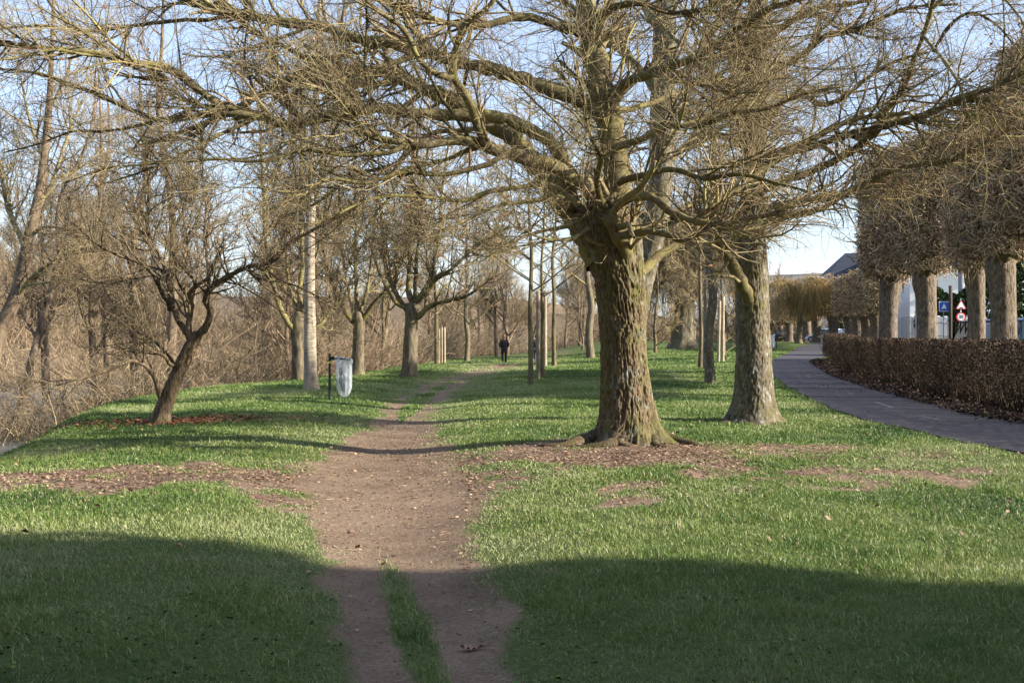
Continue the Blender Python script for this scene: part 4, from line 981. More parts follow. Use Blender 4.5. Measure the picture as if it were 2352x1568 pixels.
# ------------------------------------------------------------------ hedge
def hedge():
    r = np.random.default_rng(51)
    y0, y1 = -6., 61.0; hx = lambda y: path_r(y)+.48; wd = 1.15; ht = 1.52
    e = empty('hedge', (float(hx(30.)), 30., float(hgt(hx(30.), 30.))), 'long square clipped brown winter hedge along the asphalt path', 'hedge')
    o0 = e.location
    # stems: fans rising from clumps along the foot
    n = 5200; y = y0+(y1-y0)*r.random(n)**1.0; cl = np.round(y/.55)*.55+r.normal(size=n)*.05; y = np.clip(cl, y0, y1)
    u = .5+r.normal(size=n)*.10
    x = hx(y)+u*wd; z = hgt(x, y); a = r.random(n)*6.28
    sp = .1+.75*r.random(n)
    st = 7; P = np.zeros((n, st, 3)); t = np.linspace(0, 1, st)
    hh = ht*(.75+.28*r.random(n))
    P[:, :, 0] = x[:, None]+np.clip(np.cos(a)*sp, -.55, .55)[:, None]*t[None]**.8*wd*.95
    P[:, :, 1] = y[:, None]+(np.sin(a)*sp*.8)[:, None]*t[None]
    P[:, :, 2] = z[:, None]-.05+hh[:, None]*t[None]
    P[:, 1:] += r.normal(size=(n, st-1, 3))*.035
    R = (.006+.010*r.random(n)**2)[:, None]*np.linspace(1, .45, st)[None]
    mb = MB(); tubes(mb, P, R, 4)
    def clip(p):
        q = p.copy(); f = hx(q[:, 1]); w = .10*(fbm(q[:, 1]*.9, q[:, 2]*1.5, 6, 2)-.5)
        q[:, 0] = np.clip(q[:, 0], f+w, f+wd+w); q[:, 1] = np.minimum(q[:, 1], y1+.25)
        q[:, 2] = np.minimum(q[:, 2], hgt(q[:, 0], q[:, 1])+ht+.03*r.normal(size=len(q))+.05*(fbm(q[:, 1]*.7, q[:, 0]*.7, 2, 2)-.5))
        return q
    G = grow(P, R, 26000, (.12, .5), (25, 80), (.5, .7), 5, .3, (0, 0, .12), (.30, 1), rmin=.0042, seed=7, clip=clip, tippow=.2)
    tubes(mb, *G, K=3)
    mb.build('stems', M['hedge_stem'], e, o0)
    # dry leaves: thick in the upper part, thin below
    n = 150000; y = y0+(y1-y0)*r.random(n); 
    face = r.random(n); u = np.where(face < .50, r.random(n)**2*.35, np.where(face < .85, r.random(n), 1-r.random(n)**2*.3))
    v = np.where((face >= .5) & (face < .85), 1-.12*r.random(n)**1.5, r.random(n))
    hole = fbm(y*1.5, v*2.4, 12, 3)
    keep = r.random(n) < np.clip(.08+1.15*sstep(.20, .75, v+(hole-.5)*.9), 0, 1)
    y, u, v = y[keep], u[keep], v[keep]
    x = hx(y)+u*wd+.10*(fbm(y*.9, v*2.2, 6, 2)-.5)
    zt = ht+.05*(fbm(y*.7, x*.7, 2, 2)-.5)
    Pq = np.stack([x, y, hgt(x, y)+zt*v+.015*r.normal(size=len(y))], 1)
    tint = np.clip(.45+.25*r.normal(size=len(y))+.25*(fbm(y*.6, v, 77, 2)-.5)*2, 0, 1)
    mb = MB(); leaf_quads(Pq, .048, r, 1.6, tint, mb)
    mb.build('foliage', M['hedge_leaf'], e, o0)
hedge()
M['concrete'] = plain('old_concrete', (.30,.27,.22), .9, .2, 3)
yy = np.linspace(-6, 60, 60); mb = MB()
x = path_r(yy)+1.95; z = hgt(x, yy); V = []
for k in range(60): V += [[x[k], yy[k], z[k]-.1], [x[k], yy[k], z[k]+.55], [x[k]+.15, yy[k], z[k]+.55], [x[k]+.15, yy[k], z[k]-.1]]
i = np.arange(59)*4; q = np.concatenate([np.stack([i+a, i+(a+1) % 4, i+4+(a+1) % 4, i+4+a], 1) for a in range(4)])
q = np.concatenate([q, [[0,1,2,3], [236,239,238,237]]])
tag(mb.add(V, q).build('low_wall', M['concrete']), 'low beige concrete wall half hidden behind the hedge stems', 'wall')

# ------------------------------------------------------------------ weeping willow, evergreens
def yellow_willow(px, D, label):
    x = (px-1176)*S*D/F; b = np.array([x, D, float(hgt(x, D))]); r = np.random.default_rng(6)
    e = empty('weeping_willow', b, label, 'tree')
    trunk('trunk', [(x,D,b[2]-.2,.3),(x,D,b[2]+.8,.24),(x+.1,D,b[2]+2.4,.22),(x+.1,D,b[2]+3.6,.15)], 16, 30, M['bark_grey'], e, b, .01)
    L = []
    for k in range(14):
        a = k*2.4+r.random(); ln = (2.0+4.8*r.random())
        c = np.array([x+.1, D, b[2]+3.2]); t = np.array([math.cos(a)*ln, math.sin(a)*ln*.5, 0])
        L.append(np.array([np.r_[c, .12], np.r_[c+t*.3+[0,0,1.1+r.random()*.7], .08], np.r_[c+t*.65+[0,0,1.7+r.random()], .05], np.r_[c+t+[0,0,1.5+r.random()*.9], .03]]))
    mb = MB(); PP = []; RR = []
    for l in L:
        P, R = add_limb(mb, l, 6, .3); p, q = resample(P, R, 12); PP.append(p); RR.append(q)
    PP = np.array(PP); RR = np.array(RR)
    G = grow(PP, RR, 300, (.6, 2.0), (30, 80), (.4, .5), 6, .15, (0,0,.05), (.2,1), rmin=.02, seed=3); tubes(mb, *G, K=3, mat=1)
    H = grow(np.concatenate([G[0], PP[:, ::2]]), np.concatenate([G[1], RR[:, ::2]]), 2300, (1.0, 3.4), (60, 120), (.5, .6), 7, .05, (0,0,-.5), (.1,1), rmin=.012, rmax=.02, seed=4, tippow=0); H[0][:, :, 2] = np.maximum(H[0][:, :, 2], b[2]+2.0)
    tubes(mb, *H, K=3, mat=1)
    mb.build('crown', [M['limb'], M['willow_twig']], e, b)
yellow_willow(1835, 104, 'golden yellow weeping willow twigs hanging in front of the far clipped lindens')

def evergreen(x, y, H, R, seed, label, n=14000, sz=.28, name='evergreen_tree', base=.0):
    r = np.random.default_rng(seed); z = float(hgt(x, y)); e = empty(name, (x, y, z), label, 'evergreen tree')
    mb = MB(); tubes(mb, np.array([[x,y,z-.2],[x,y,z+H*.5],[x,y,z+H*.96]]), np.array([.16,.11,.02]), 8); mb.build('trunk', M['bark_dark'], e, (x,y,z), smooth=True)
    t = r.random(n); a = r.random(n)*6.28
    prof = np.minimum(1, (1-t)*3.2)**.7*np.minimum(1, .55+t*4)
    rad = R*prof*(.55+.45*r.random(n)**.5)*(1+.35*(fbm(a*2.2, t*H*.8, seed, 3)-.5)*2)
    P = np.stack([x+np.cos(a)*rad, y+np.sin(a)*rad, z+base+t*(H-base)], 1)
    mb = MB(); leaf_quads(P, sz, r, 1.2, np.clip(.5+.25*r.normal(size=n)+.3*(fbm(a*3, t*6, 2)-.5), 0, 1), mb)
    mb.build('crown', M['evergreen'], e, (x,y,z)); return e
# tall screen of conifers on the near right: it throws the broad shade over the foreground
SUN_AZ = math.radians(14); SUN_EL = math.radians(23)
for k, (x, y, H, R) in enumerate([(19.0, 1.0, 13.5, 2.4), (19.3, -1.5, 14, 2.9), (19, -4.6, 13.5, 3.0), (18.6, -8, 14, 2.5), (18.6, -11.2, 13, 2.4)]):
    evergreen(x, y, H, R, 500+k, ['northernmost', 'second', 'middle', 'fourth', 'southernmost'][k]+' tall dense conifer of the screen beside the street', 19000 if k else 13000, .42)

for k, (x, y, H, R) in enumerate([(-17, -10, 15, 4.2), (-9.5, -12, 16, 4.2), (-2, -13, 15, 4.2), (5.5, -12, 16, 4.0), (12, -11.5, 15, 3.6), (-16, 0, 17, 4.2), (-17, 8, 17, 4.2)]):  # out-of-view evergreens, added only to cut the sky fill in shaded areas
    evergreen(x, y, H, R, 550+k, 'unseen evergreen added to block sky light, '+['behind the viewer nearest the river', 'behind the viewer, second from the river', 'behind the viewer on the dirt track line', 'behind the viewer right of the dirt track', 'behind the viewer beside the asphalt path', 'on the river bank left of the viewer', 'on the river bank ahead of the viewer'][k], 12000, .55)
# ------------------------------------------------------------------ light, sky, camera
w = bpy.data.worlds.new('World'); SC.world = w; w.use_nodes = True
nt = w.node_tree; sky = nt.nodes.new('ShaderNodeTexSky'); sky.sky_type = 'NISHITA'; sky.sun_disc = False
sky.sun_elevation = SUN_EL; sky.sun_rotation = math.radians(90)+SUN_AZ; sky.air_density = 1.0; sky.dust_density = 1.0; sky.ozone_density = 1.0
bg = nt.nodes['Background']; bg.inputs['Strength'].default_value = .10
nt.links.new(mixc(nt, 1.0, mixc(nt, 1.0, sky.outputs[0], (.68, .70, .76), 'MULTIPLY'), (1.32, 1.50, 2.02), 'ADD'), bg.inputs['Color'])
sl = bpy.data.lights.new('sun', 'SUN'); sl.energy = 5.0; sl.angle = math.radians(.55); sl.color = (1.0, .925, .81)
so = bpy.data.objects.new('sun', sl); COL.objects.link(so)
to_sun = Vector((math.cos(SUN_EL)*math.cos(SUN_AZ), -math.cos(SUN_EL)*math.sin(SUN_AZ), math.sin(SUN_EL)))
so.rotation_euler = to_sun.to_track_quat('Z', 'Y').to_euler(); so.location = (30, -5, 30)
cd = bpy.data.cameras.new('camera'); co = bpy.data.objects.new('camera', cd); COL.objects.link(co)
cd.sensor_width = 36; cd.lens = 36*F/1024; cd.clip_start = .1; cd.clip_end = 2000
co.location = (0, 0, CAMZ); co.rotation_euler = (math.radians(90)-math.atan((341-772*S)/F), 0, 0)
SC.camera = co
SC.view_settings.view_transform = 'Standard'; SC.view_settings.look = 'None'; SC.view_settings.exposure = 1.32; SC.view_settings.gamma = 1
SC.cycles.max_bounces = 5; SC.cycles.diffuse_bounces = 2; SC.cycles.glossy_bounces = 2; SC.cycles.transparent_max_bounces = 8; SC.cycles.transmission_bounces = 3
# ------------------------------------------------------------------ objects
def ellip(mb, c, r, nu=14, nv=9, mat=0, rough=0, seed=0, cut=None):
    u = np.arange(nu)*2*math.pi/nu; v = np.linspace(.02, math.pi-.02, nv)
    R = 1+rough*(np.random.default_rng(seed).random((nv, nu))-.5)
    P = np.stack([np.sin(v)[:, None]*np.cos(u)[None]*R*r[0], np.sin(v)[:, None]*np.sin(u)[None]*R*r[1], np.cos(v)[:, None]*R*r[2]], -1)+np.array(c)
    i = np.arange(nv-1)[:, None]*nu; k = np.arange(nu)[None]; k2 = (k+1) % nu
    mb.add(P.reshape(-1, 3), np.stack([i+k, i+nu+k, i+nu+k2, i+k2], -1).reshape(-1, 4), mat=mat)
    return mb
def prism(mb, pts, y0, y1, mat=0, axis='y'):
    """closed outline (x,z) extruded along y"""
    n = len(pts); V = [(x, y0, z) for x, z in pts]+[(x, y1, z) for x, z in pts]
    q = [[i, (i+1) % n, n+(i+1) % n, n+i] for i in range(n)]
    t = [[0, i+1, i] for i in range(1, n-1)]+[[n, n+i, n+i+1] for i in range(1, n-1)]
    mb.add(V, q, t, mat=mat); return mb
M['bin_green'] = plain('bin_green', (.012,.045,.032), .4, .1)
M['bin_post'] = plain('bin_post', (.03,.036,.03), .45, .2)
M['yellow'] = plain('yellow_band', (.75,.62,.03), .5, .05)
m, nt, b = newmat('clear_bag'); M['bag'] = m
b.inputs['Base Color'].default_value = (.62,.68,.72,1); b.inputs['Roughness'].default_value = .22; b.inputs['Specular IOR Level'].default_value = .6
tr = nt.nodes.new('ShaderNodeBsdfTransparent'); tl = nt.nodes.new('ShaderNodeBsdfTranslucent'); tl.inputs['Color'].default_value = (.62,.70,.75,1)
a_ = nt.nodes.new('ShaderNodeMixShader'); a_.inputs[0].default_value = .4; nt.links.new(b.outputs[0], a_.inputs[1]); nt.links.new(tl.outputs[0], a_.inputs[2])
c_ = nt.nodes.new('ShaderNodeMixShader'); n = noise_tex(nt, 9, 4, .6, stretch=(1,1,.15)); r_ = ramp(nt, [(.35,(.36,.36,.36)), (.7,(.76,.76,.76))]); nt.links.new(n.outputs['Fac'], r_.inputs['Fac'])
nt.links.new(r_.outputs['Color'], c_.inputs[0]); nt.links.new(a_.outputs[0], c_.inputs[1]); nt.links.new(tr.outputs[0], c_.inputs[2])
nt.links.new(c_.outputs[0], nt.nodes['Material Output'].inputs[0])
M['white_bag'] = plain('white_bag', (.66,.68,.72), .4, .15, 8)
M['rubbish'] = plain('rubbish', (.035,.03,.035), .35, .6, 20, spec=.6)
M['rubbish_paper'] = plain('rubbish_paper', (.42,.40,.42), .6, .5, 25)
def bin_(px, py, D, label, rublabel, bagmat, sgn=1, full=True):
    b = W(px, py, D); b[2] = float(hgt(b[0], b[1])); e = empty('litter_bin', b, label, 'litter bin')
    H = 1.17
    mb = MB(); tubes(mb, np.array([b+[0,0,z] for z in (-.15, .3, .8, H)]), np.full(4, .032), 14, cap=True); mb.build('post', M['bin_post'], e, b, smooth=False)
    mb = MB(); tubes(mb, np.array([b+[0,0,H], b+[0,0,H+.02]]), np.array([.035,.03]), 14, cap=True); mb.build('post_cap', M['bin_post'], e, b)
    if full:
        mb = MB(); tubes(mb, np.array([b+[0,0,.935], b+[0,0,.985]]), np.full(2, .035), 14, cap=True); mb.build('band', M['yellow'], e, b)
    mb = MB().box(b+[sgn*.045,0,1.06], (.13,.09,.09)); mb.box(b+[sgn*.135,-.01,1.045], (.12,.07,.06), taper=.8); mb.build('bracket', M['bin_green'], e, b)
    c = b+np.array([sgn*.36, -.01, 1.045]); tilt = -.10*sgn
    a = np.linspace(0, 2*math.pi, 29); mb = MB()
    tubes(mb, np.stack([c[0]+.19*np.cos(a), c[1]+.19*np.sin(a), c[2]+tilt*.19*np.cos(a)*1.6], 1), np.full(29, .017), 8); mb.build('hoop', M['bin_green'], e, b, smooth=True)
    # bag: folded over the hoop, hanging down and narrowing
    nu, zs = 64, np.linspace(0, 1, 30); th = np.arange(nu)*2*math.pi/nu; rr = np.random.default_rng(4); ph = rr.random(5)*6.28
    ring = []
    for z in zs:
        R = np.interp(z, [0,.05,.10,.13,.45,.75,.92,1.0], [.205,.222,.222,.20,.195,.19,.13,.045])
        fold = .05*(np.cos(9*th+ph[0])+.7*np.cos(14*th+ph[1]+3*z))*np.interp(z, [0,.12,.3,1], [.3,1,.7,1.4])*.6+.05*np.cos(3*th+ph[2]+4*z)*z
        r = R*(1+fold*1.2)
        zz = c[2]+.035-(z*1.0 if z > .05 else z*.3)
        ring.append(np.stack([c[0]+r*np.cos(th)+.03*sgn*-z*0+.02*z, c[1]+r*np.sin(th)*.92, np.full(nu, zz)+tilt*1.6*r*np.cos(th)*(1-z)], 1))
    P = np.array(ring); i = np.arange(29)[:, None]*nu; k = np.arange(nu)[None]; k2 = (k+1) % nu
    MB().add(P.reshape(-1, 3), np.stack([i+k, i+nu+k, i+nu+k2, i+k2], -1).reshape(-1, 4)).build('bag', bagmat, e, b, smooth=True)
    if full:
        mb = MB(); s = 3
        for (dx, dy, dz, r1, r2, r3) in [(.02,0,-.62,.10,.09,.11), (-.03,-.02,-.55,.10,.09,.10), (.05,.02,-.54,.08,.08,.09), (.0,0,-.73,.075,.07,.08), (-.07,-.02,-.32,.05,.06,.11), (.02,0,-.80,.04,.04,.05)]:
            s += 1; ellip(mb, c+np.array([dx,dy,dz]), (r1,r2,r3), 16, 10, 0, .7, s)
        for (dx, dy, dz, r1) in [(.04,-.05,-.42,.05), (-.03,-.06,-.46,.045), (.02,-.08,-.60,.03)]:
            s += 1; ellip(mb, c+np.array([dx,dy,dz]), (r1,r1*.9,r1*1.1), 12, 8, 1, .8, s)
        o = mb.build('rubbish', [M['rubbish'], M['rubbish_paper']], None, c, smooth=False); o.location = c
        tag(o, rublabel, 'rubbish')
bin_(757, 917, 28.9, 'dark green post litter holder with a clear hanging bag and yellow band, on the grass', 'crumpled black and grey rubbish inside the clear hanging bag', M['bag'])
bin_(1784, 801, 84, 'small litter holder with a whitish bag far along the asphalt path', '', M['white_bag'], -1, False)

# ------------------------------------------------------------------ people (seen from behind)
def skin(name, verts, edges, radii, mat, parent, sub=2, root=0):
    me = bpy.data.meshes.new(name); me.from_pydata(verts, edges, []); o = bpy.data.objects.new(name, me); COL.objects.link(o); o.parent = parent
    md = o.modifiers.new('skin', 'SKIN'); md.use_smooth_shade = True
    for k, r in enumerate(radii):
        sv = me.skin_vertices[0].data[k]; sv.radius = r if isinstance(r, tuple) else (r, r); sv.use_root = (k == root)
    s = o.modifiers.new('sub', 'SUBSURF'); s.levels = sub; s.render_levels = sub
    me.materials.append(mat); return o
M['skin'] = plain('skin', (.48,.30,.22), .5, .06)
def person(px, py, D, h, label, hair, coat, trou, shoe, cap=None, rz=0.0, coatlen=.74):
    b = W(px, py, D); b[2] = float(hgt(b[0], b[1])); e = empty('person', b, label, 'person', None, rz); k = h/1.72
    e.scale = (k, k, k)
    J = [(0,0,.93),(0,.01,1.12),(0,.0,1.32),(0,-.01,1.46),(0,.02,1.55),(0,.03,1.64),
         (.17,0,1.40),(.25,-.03,1.16),(.17,.14,1.00),(-.17,0,1.40),(-.25,-.03,1.16),(-.17,.14,1.00),
         (.09,0,.88),(.10,.10,.50),(.09,.05,.09),(-.09,0,.88),(-.10,.02,.48),(-.09,-.20,.13)]
    E = [(0,1),(1,2),(2,3),(3,4),(4,5),(2,6),(6,7),(7,8),(2,9),(9,10),(10,11),(0,12),(12,13),(13,14),(0,15),(15,16),(16,17)]
    R = [.13,.125,.14,.055,.075,(.085,.10),.06,.045,.032,.06,.045,.032,.085,.058,.038,.085,.058,.038]
    skin('body', J, E, R, M['skin'], e)
    cj = [(0,0,coatlen),(0,0,.93),(0,.01,1.12),(0,.0,1.33),(0,0,1.47),(.18,0,1.40),(.26,-.04,1.15),(.19,.13,1.00),(-.18,0,1.40),(-.26,-.04,1.15),(-.19,.13,1.00)]
    skin('jacket', cj, [(0,1),(1,2),(2,3),(3,4),(3,5),(5,6),(6,7),(3,8),(8,9),(9,10)], [(.21,.17),(.205,.165),(.19,.15),(.19,.14),.085,.085,.075,.065,.085,.075,.065], coat, e, root=1)
    skin('trousers', [(0,0,.92),(.09,0,.86),(.10,.10,.50),(.09,.05,.10),(-.09,0,.86),(-.10,.02,.48),(-.09,-.20,.14)], [(0,1),(1,2),(2,3),(0,4),(4,5),(5,6)], [.145,.105,.078,.062,.105,.078,.062], trou, e)
    mb = MB(); ellip(mb, (0,.015,1.665), (.098,.115,.118), 18, 12, 0, .06, 2)
    if cap is None: ellip(mb, (0,-.02,1.60), (.092,.085,.09), 16, 10, 0, .12, 3)
    mb.build('hair' if cap is None else 'cap', hair if cap is None else cap, e, smooth=True)
    for s, (x, y, z, t) in (('r', (.09,.11,.045,0)), ('l', (-.09,-.20,.06,.5))):
        mb = MB(); ellip(mb, (x, y, z), (.048,.135,.048), 14, 8)
        mb.build('shoe', shoe, e, smooth=True)
black = plain('black_cloth', (.016,.016,.02), .8, .3, 12); dgrey = plain('dark_grey_cloth', (.05,.05,.06), .8, .3, 12)
person(1158, 834, 67, 1.69, 'person in a black jacket and black trousers walking away along the track, reddish fair hair', plain('fair_hair', (.32,.16,.08), .6, .3, 40), black, plain('black_trousers', (.012,.012,.014), .85, .2), plain('pale_shoe', (.35,.35,.36), .6, .4, 30))
person(1232, 830, 70, 1.66, 'person in dark grey coat and blue grey cap, half hidden behind the slim trunk', M['skin'], dgrey, plain('dark_blue_trousers', (.03,.03,.055), .85, .2), plain('dark_shoe', (.03,.03,.03), .5, .3), cap=plain('blue_grey_cap', (.05,.06,.11), .8, .2), coatlen=.68)

# ------------------------------------------------------------------ signs
M['steel'] = plain('galvanised_steel', (.32,.34,.36), .45, .1, 8, metal=.5)
M['sign_white'] = plain('sign_white', (.72,.73,.75), .4, .03); M['sign_red'] = plain('sign_red', (.50,.03,.04), .4, .05)
M['sign_blue'] = plain('sign_blue', (.015,.09,.42), .4, .05); M['sign_black'] = plain('sign_black', (.02,.02,.025), .5, .05)
def disc(r, n=40): return [(r*math.cos(i*2*math.pi/n), r*math.sin(i*2*math.pi/n)) for i in range(n)]
def rtri(r, bev=.12, n=6):
    P = []
    for k in range(3):
        a = math.pi/2+k*2*math.pi/3; c = (math.cos(a)*(r-2*r*bev), math.sin(a)*(r-2*r*bev))
        for j in range(n): t = a-math.pi/3+j*(2*math.pi/3)/(n-1); P.append((c[0]+r*bev*math.cos(t), c[1]+r*bev*math.sin(t)))
    return P
def rsq(h, bev=.05, n=5):
    P = []
    for k, (sx, sz) in enumerate(((1,1),(-1,1),(-1,-1),(1,-1))):
        for j in range(n): t = k*math.pi/2+j*math.pi/2/(n-1); P.append((sx*(h-bev)+bev*math.cos(t), sz*(h-bev)+bev*math.sin(t)))
    return P
def plate(name, pts, c, y0, mat, e, b, th=.003):
    prism(m_ := MB(), [(c[0]+x, c[2]+z) for x, z in pts], c[1]+y0, c[1]+y0+th); return m_.build(name, mat, e, b)
def text(body, c, size, y0, mat, e, b):
    cu = bpy.data.curves.new('lettering', 'FONT'); cu.body = body; cu.size = size; cu.align_x = 'CENTER'; cu.align_y = 'CENTER'; cu.extrude = .002; cu.offset = .006; cu.materials.append(mat)
    o = bpy.data.objects.new('lettering', cu); COL.objects.link(o); o.parent = e; o.rotation_euler = (math.pi/2, 0, 0); o.location = np.array(c)-np.array(b)+np.array([0, y0, 0])
    me = bpy.data.meshes.new_from_object(o.evaluated_get(bpy.context.evaluated_depsgraph_get())); q = bpy.data.objects.new('numerals', me); COL.objects.link(q)
    q.parent = e; q.rotation_euler = o.rotation_euler; q.location = o.location; bpy.data.objects.remove(o)
def post(e, b, x, y, z0, z1, r, mat, name='post'):
    mb = MB(); tubes(mb, np.array([[x,y,z0],[x,y,(z0+z1)/2],[x,y,z1]]), np.full(3, r), 12, cap=True); return mb.build(name, mat, e, b, smooth=True)
D = 78.
p = W(2207, 727, D); b = np.array([p[0], D, float(hgt(p[0], D))]); e = empty('road_sign', b, 'red bordered triangle with black hump above a round white sign reading 30, on one post', 'road sign')
post(e, b, b[0], D+.05, b[2]-.2, W(0, 684, D)[2], .035, M['steel'])
t = W(2207, 702, D); plate('triangle_plate', rtri(.44), t, -.02, M['sign_red'], e, b, .02); plate('triangle_face', rtri(.34), t, -.026, M['sign_white'], e, b)
plate('hump_symbol', [(.15*math.cos(a), -.155+.075*math.sin(a)) for a in np.linspace(0, math.pi, 14)], t, -.031, M['sign_black'], e, b)
c = W(2207, 727, D); plate('round_plate', disc(.33), c, -.02, M['sign_red'], e, b, .02); plate('round_face', disc(.245), c, -.026, M['sign_white'], e, b)
text('30', c, .34, -.031, M['sign_black'], e, b)
D = 84.
p = W(2168, 703, D); b = np.array([p[0], D, float(hgt(p[0], D))]); e = empty('road_sign', b, 'square blue sign with a white arrow shaped hump symbol on a thin grey post', 'road sign')
post(e, b, p[0], D+.05, b[2]-.2, p[2]-.25, .03, M['steel'])
plate('white_plate', rsq(.37), p, -.02, M['sign_white'], e, b, .02); plate('blue_face', rsq(.335, .045), p, -.026, M['sign_blue'], e, b)
plate('arrow_symbol', [(-.2,-.2),(-.13,-.2),(0,-.1),(.13,-.2),(.2,-.2),(0,.24)][::-1], p, -.031, M['sign_white'], e, b)

# ------------------------------------------------------------------ street edge: posts, fences, walls
xf = lambda y: 18.5+.16*(y-45)+8.4
fdir = np.array([.16, 1.]); fdir /= np.linalg.norm(fdir); frz = -math.atan(.16)
M['white_paint'] = plain('white_paint', (.66,.68,.70), .5, .08); M['grey_conc'] = plain('grey_concrete', (.24,.24,.25), .85, .12)
M['brown_pole'] = plain('brown_pole', (.07,.045,.035), .8, .2); M['stone'] = plain('gate_stone', (.34,.30,.25), .85, .15, 5); M['dark_metal'] = plain('dark_metal', (.025,.028,.035), .4, .1)
def pole(px, D, top, r, mat, label, cat='pole', name='pole'):
    x = (px-1176)*S*D/F; z = float(hgt(x, D)); b = np.array([x, D, z]); e = empty(name, b, label, cat)
    post(e, b, x, D, z-.2, W(px, top, D)[2], r, mat); return e, b
e, b = pole(2183, 80, 655, .12, M['brown_pole'], 'slim dark brown wooden pole between the blue sign and the triangle sign', 'utility pole', 'utility_pole')
mb = MB(); mb.box(b+[0,0,5.2], (.5,.06,.08)); mb.build('crossbar', M['brown_pole'], e, b)
e, b = pole(2208, 88, 600, .24, M['grey_conc'], 'thick grey concrete pole directly behind the triangle sign', 'utility pole', 'utility_pole')
for z in (3.1, 3.5): mb = MB(); tubes(mb, np.array([b+[0,0,z], b+[0,0,z+.05]]), np.full(2, .25), 12, cap=True); mb.build('band', M['sign_white'], e, b)
pole(1941, 112, 738, .06, M['sign_white'], 'thin white post beside the street, left of the near clipped lindens', 'post', 'marker_post')
pole(2104, 70, 690, .05, M['steel'], 'thin pale steel post right of the white board gate', 'post', 'marker_post')
def fence_run(name, label, cat, y0, y1, h, kind, mat):
    n = max(2, int((y1-y0)/2.2)+1); ym = (y0+y1)/2; b = np.array([xf(ym), ym, float(hgt(xf(ym), ym))]); e = empty(name, b, label, cat)
    for k in range(n):
        y = y0+(y1-y0)*k/(n-1); z = float(hgt(xf(y), y)); mb = MB().box((xf(y), y, z+h/2), (.22,.22,h+.12), rot=frz); mb.box((xf(y), y, z+h+.11), (.30,.30,.08), rot=frz, taper=.6); mb.build('fence_post', mat, e, b)
    L = (y1-y0)/fdir[1]
    for k in range(n-1):
        ya = y0+(y1-y0)*k/(n-1); yb = y0+(y1-y0)*(k+1)/(n-1); yc = (ya+yb)/2; z = float(hgt(xf(yc), yc)); ln = (yb-ya)/fdir[1]-.24; mb = MB()
        if kind == 'board':
            m_ = int(ln/.16)
            for j in range(m_):
                y = ya+.12+(yb-ya-.24)*(j+.5)/m_; mb.box((xf(y), y, z+h*.5), (.035,.145,h*.96), rot=frz)
            mb.box((xf(yc)+.05, yc, z+h*.25), (.05, ln, .1), rot=frz); mb.box((xf(yc)+.05, yc, z+h*.8), (.05, ln, .1), rot=frz)
        elif kind == 'picket':
            m_ = int(ln/.26)
            for j in range(m_):
                y = ya+.12+(yb-ya-.24)*(j+.5)/m_; mb.box((xf(y), y, z+h*.52), (.03,.10,h*.94), rot=frz); mb.box((xf(y), y, z+h*1.02), (.03,.10,.12), rot=frz, taper=.1)
            mb.box((xf(yc)+.04, yc, z+h*.25), (.04, ln, .09), rot=frz); mb.box((xf(yc)+.04, yc, z+h*.8), (.04, ln, .09), rot=frz)
        else:
            mb.box((xf(yc), yc, z+h*.5), (.16, ln+.02, h-.03), rot=frz); mb.box((xf(yc), yc, z+h+.02), (.24, ln+.02, .06), rot=frz)
        mb.build('fence_panel', mat, e, b)
fence_run('board_gate', 'tall white board gate across the street, left of the blue sign', 'gate', 99, 110, 2.0, 'board', M['white_paint'])
fence_run('picket_fence', 'white picket fence behind the blue square sign', 'fence', 84, 97, 1.9, 'picket', M['white_paint'])
fence_run('garden_wall', 'low stone garden wall behind the triangle sign', 'wall', 50, 75, 1.2, 'wall', M['stone'])
fence_run('garden_wall', 'pale garden wall at the far bend of the street', 'wall', 112, 128, 1.5, 'wall', M['white_paint'])
def carved(px, D, label):
    x = (px-1176)*S*D/F; z = float(hgt(x, D)); b = np.array([x, D, z]); e = empty('gate_pillar', b, label, 'gate pillar', 'white turned gate pillars')
    mb = MB(); prof = [(.0,.24),(.3,.24),(.34,.18),(1.3,.16),(1.9,.15),(1.98,.21),(2.08,.13),(2.3,.20),(2.45,.17),(2.55,.09),(2.6,.10)]
    Q = catmull(np.array([[x, D, z+h, r] for h, r in prof]), 44); tubes(mb, Q[:, :3], np.abs(Q[:, 3]), 16, cap=True); mb.build('shaft', M['white_paint'], e, b, smooth=True)
    mb = MB(); ellip(mb, (x, D, z+2.78), (.2,.2,.24), 16, 10); mb.build('finial', M['white_paint'], e, b, smooth=True)
carved(2261, 77, 'white turned gate pillar with round finial, left one of the pair by the van'); carved(2271, 76, 'white turned gate pillar with round finial, right one of the pair by the van')
x = (2224-1176)*S*79/F; z = float(hgt(x, 79)); e = empty('gate_post', (x, 79, z), 'square stone gate post with a pointed cap right of the triangle sign', 'gate post')
MB().box((x, 79, z+.9), (.5,.5,1.8)).build('shaft', M['stone'], e, (x,79,z)); MB().box((x, 79, z+1.98), (.66,.66,.34), taper=.1).build('cap', M['stone'], e, (x,79,z))

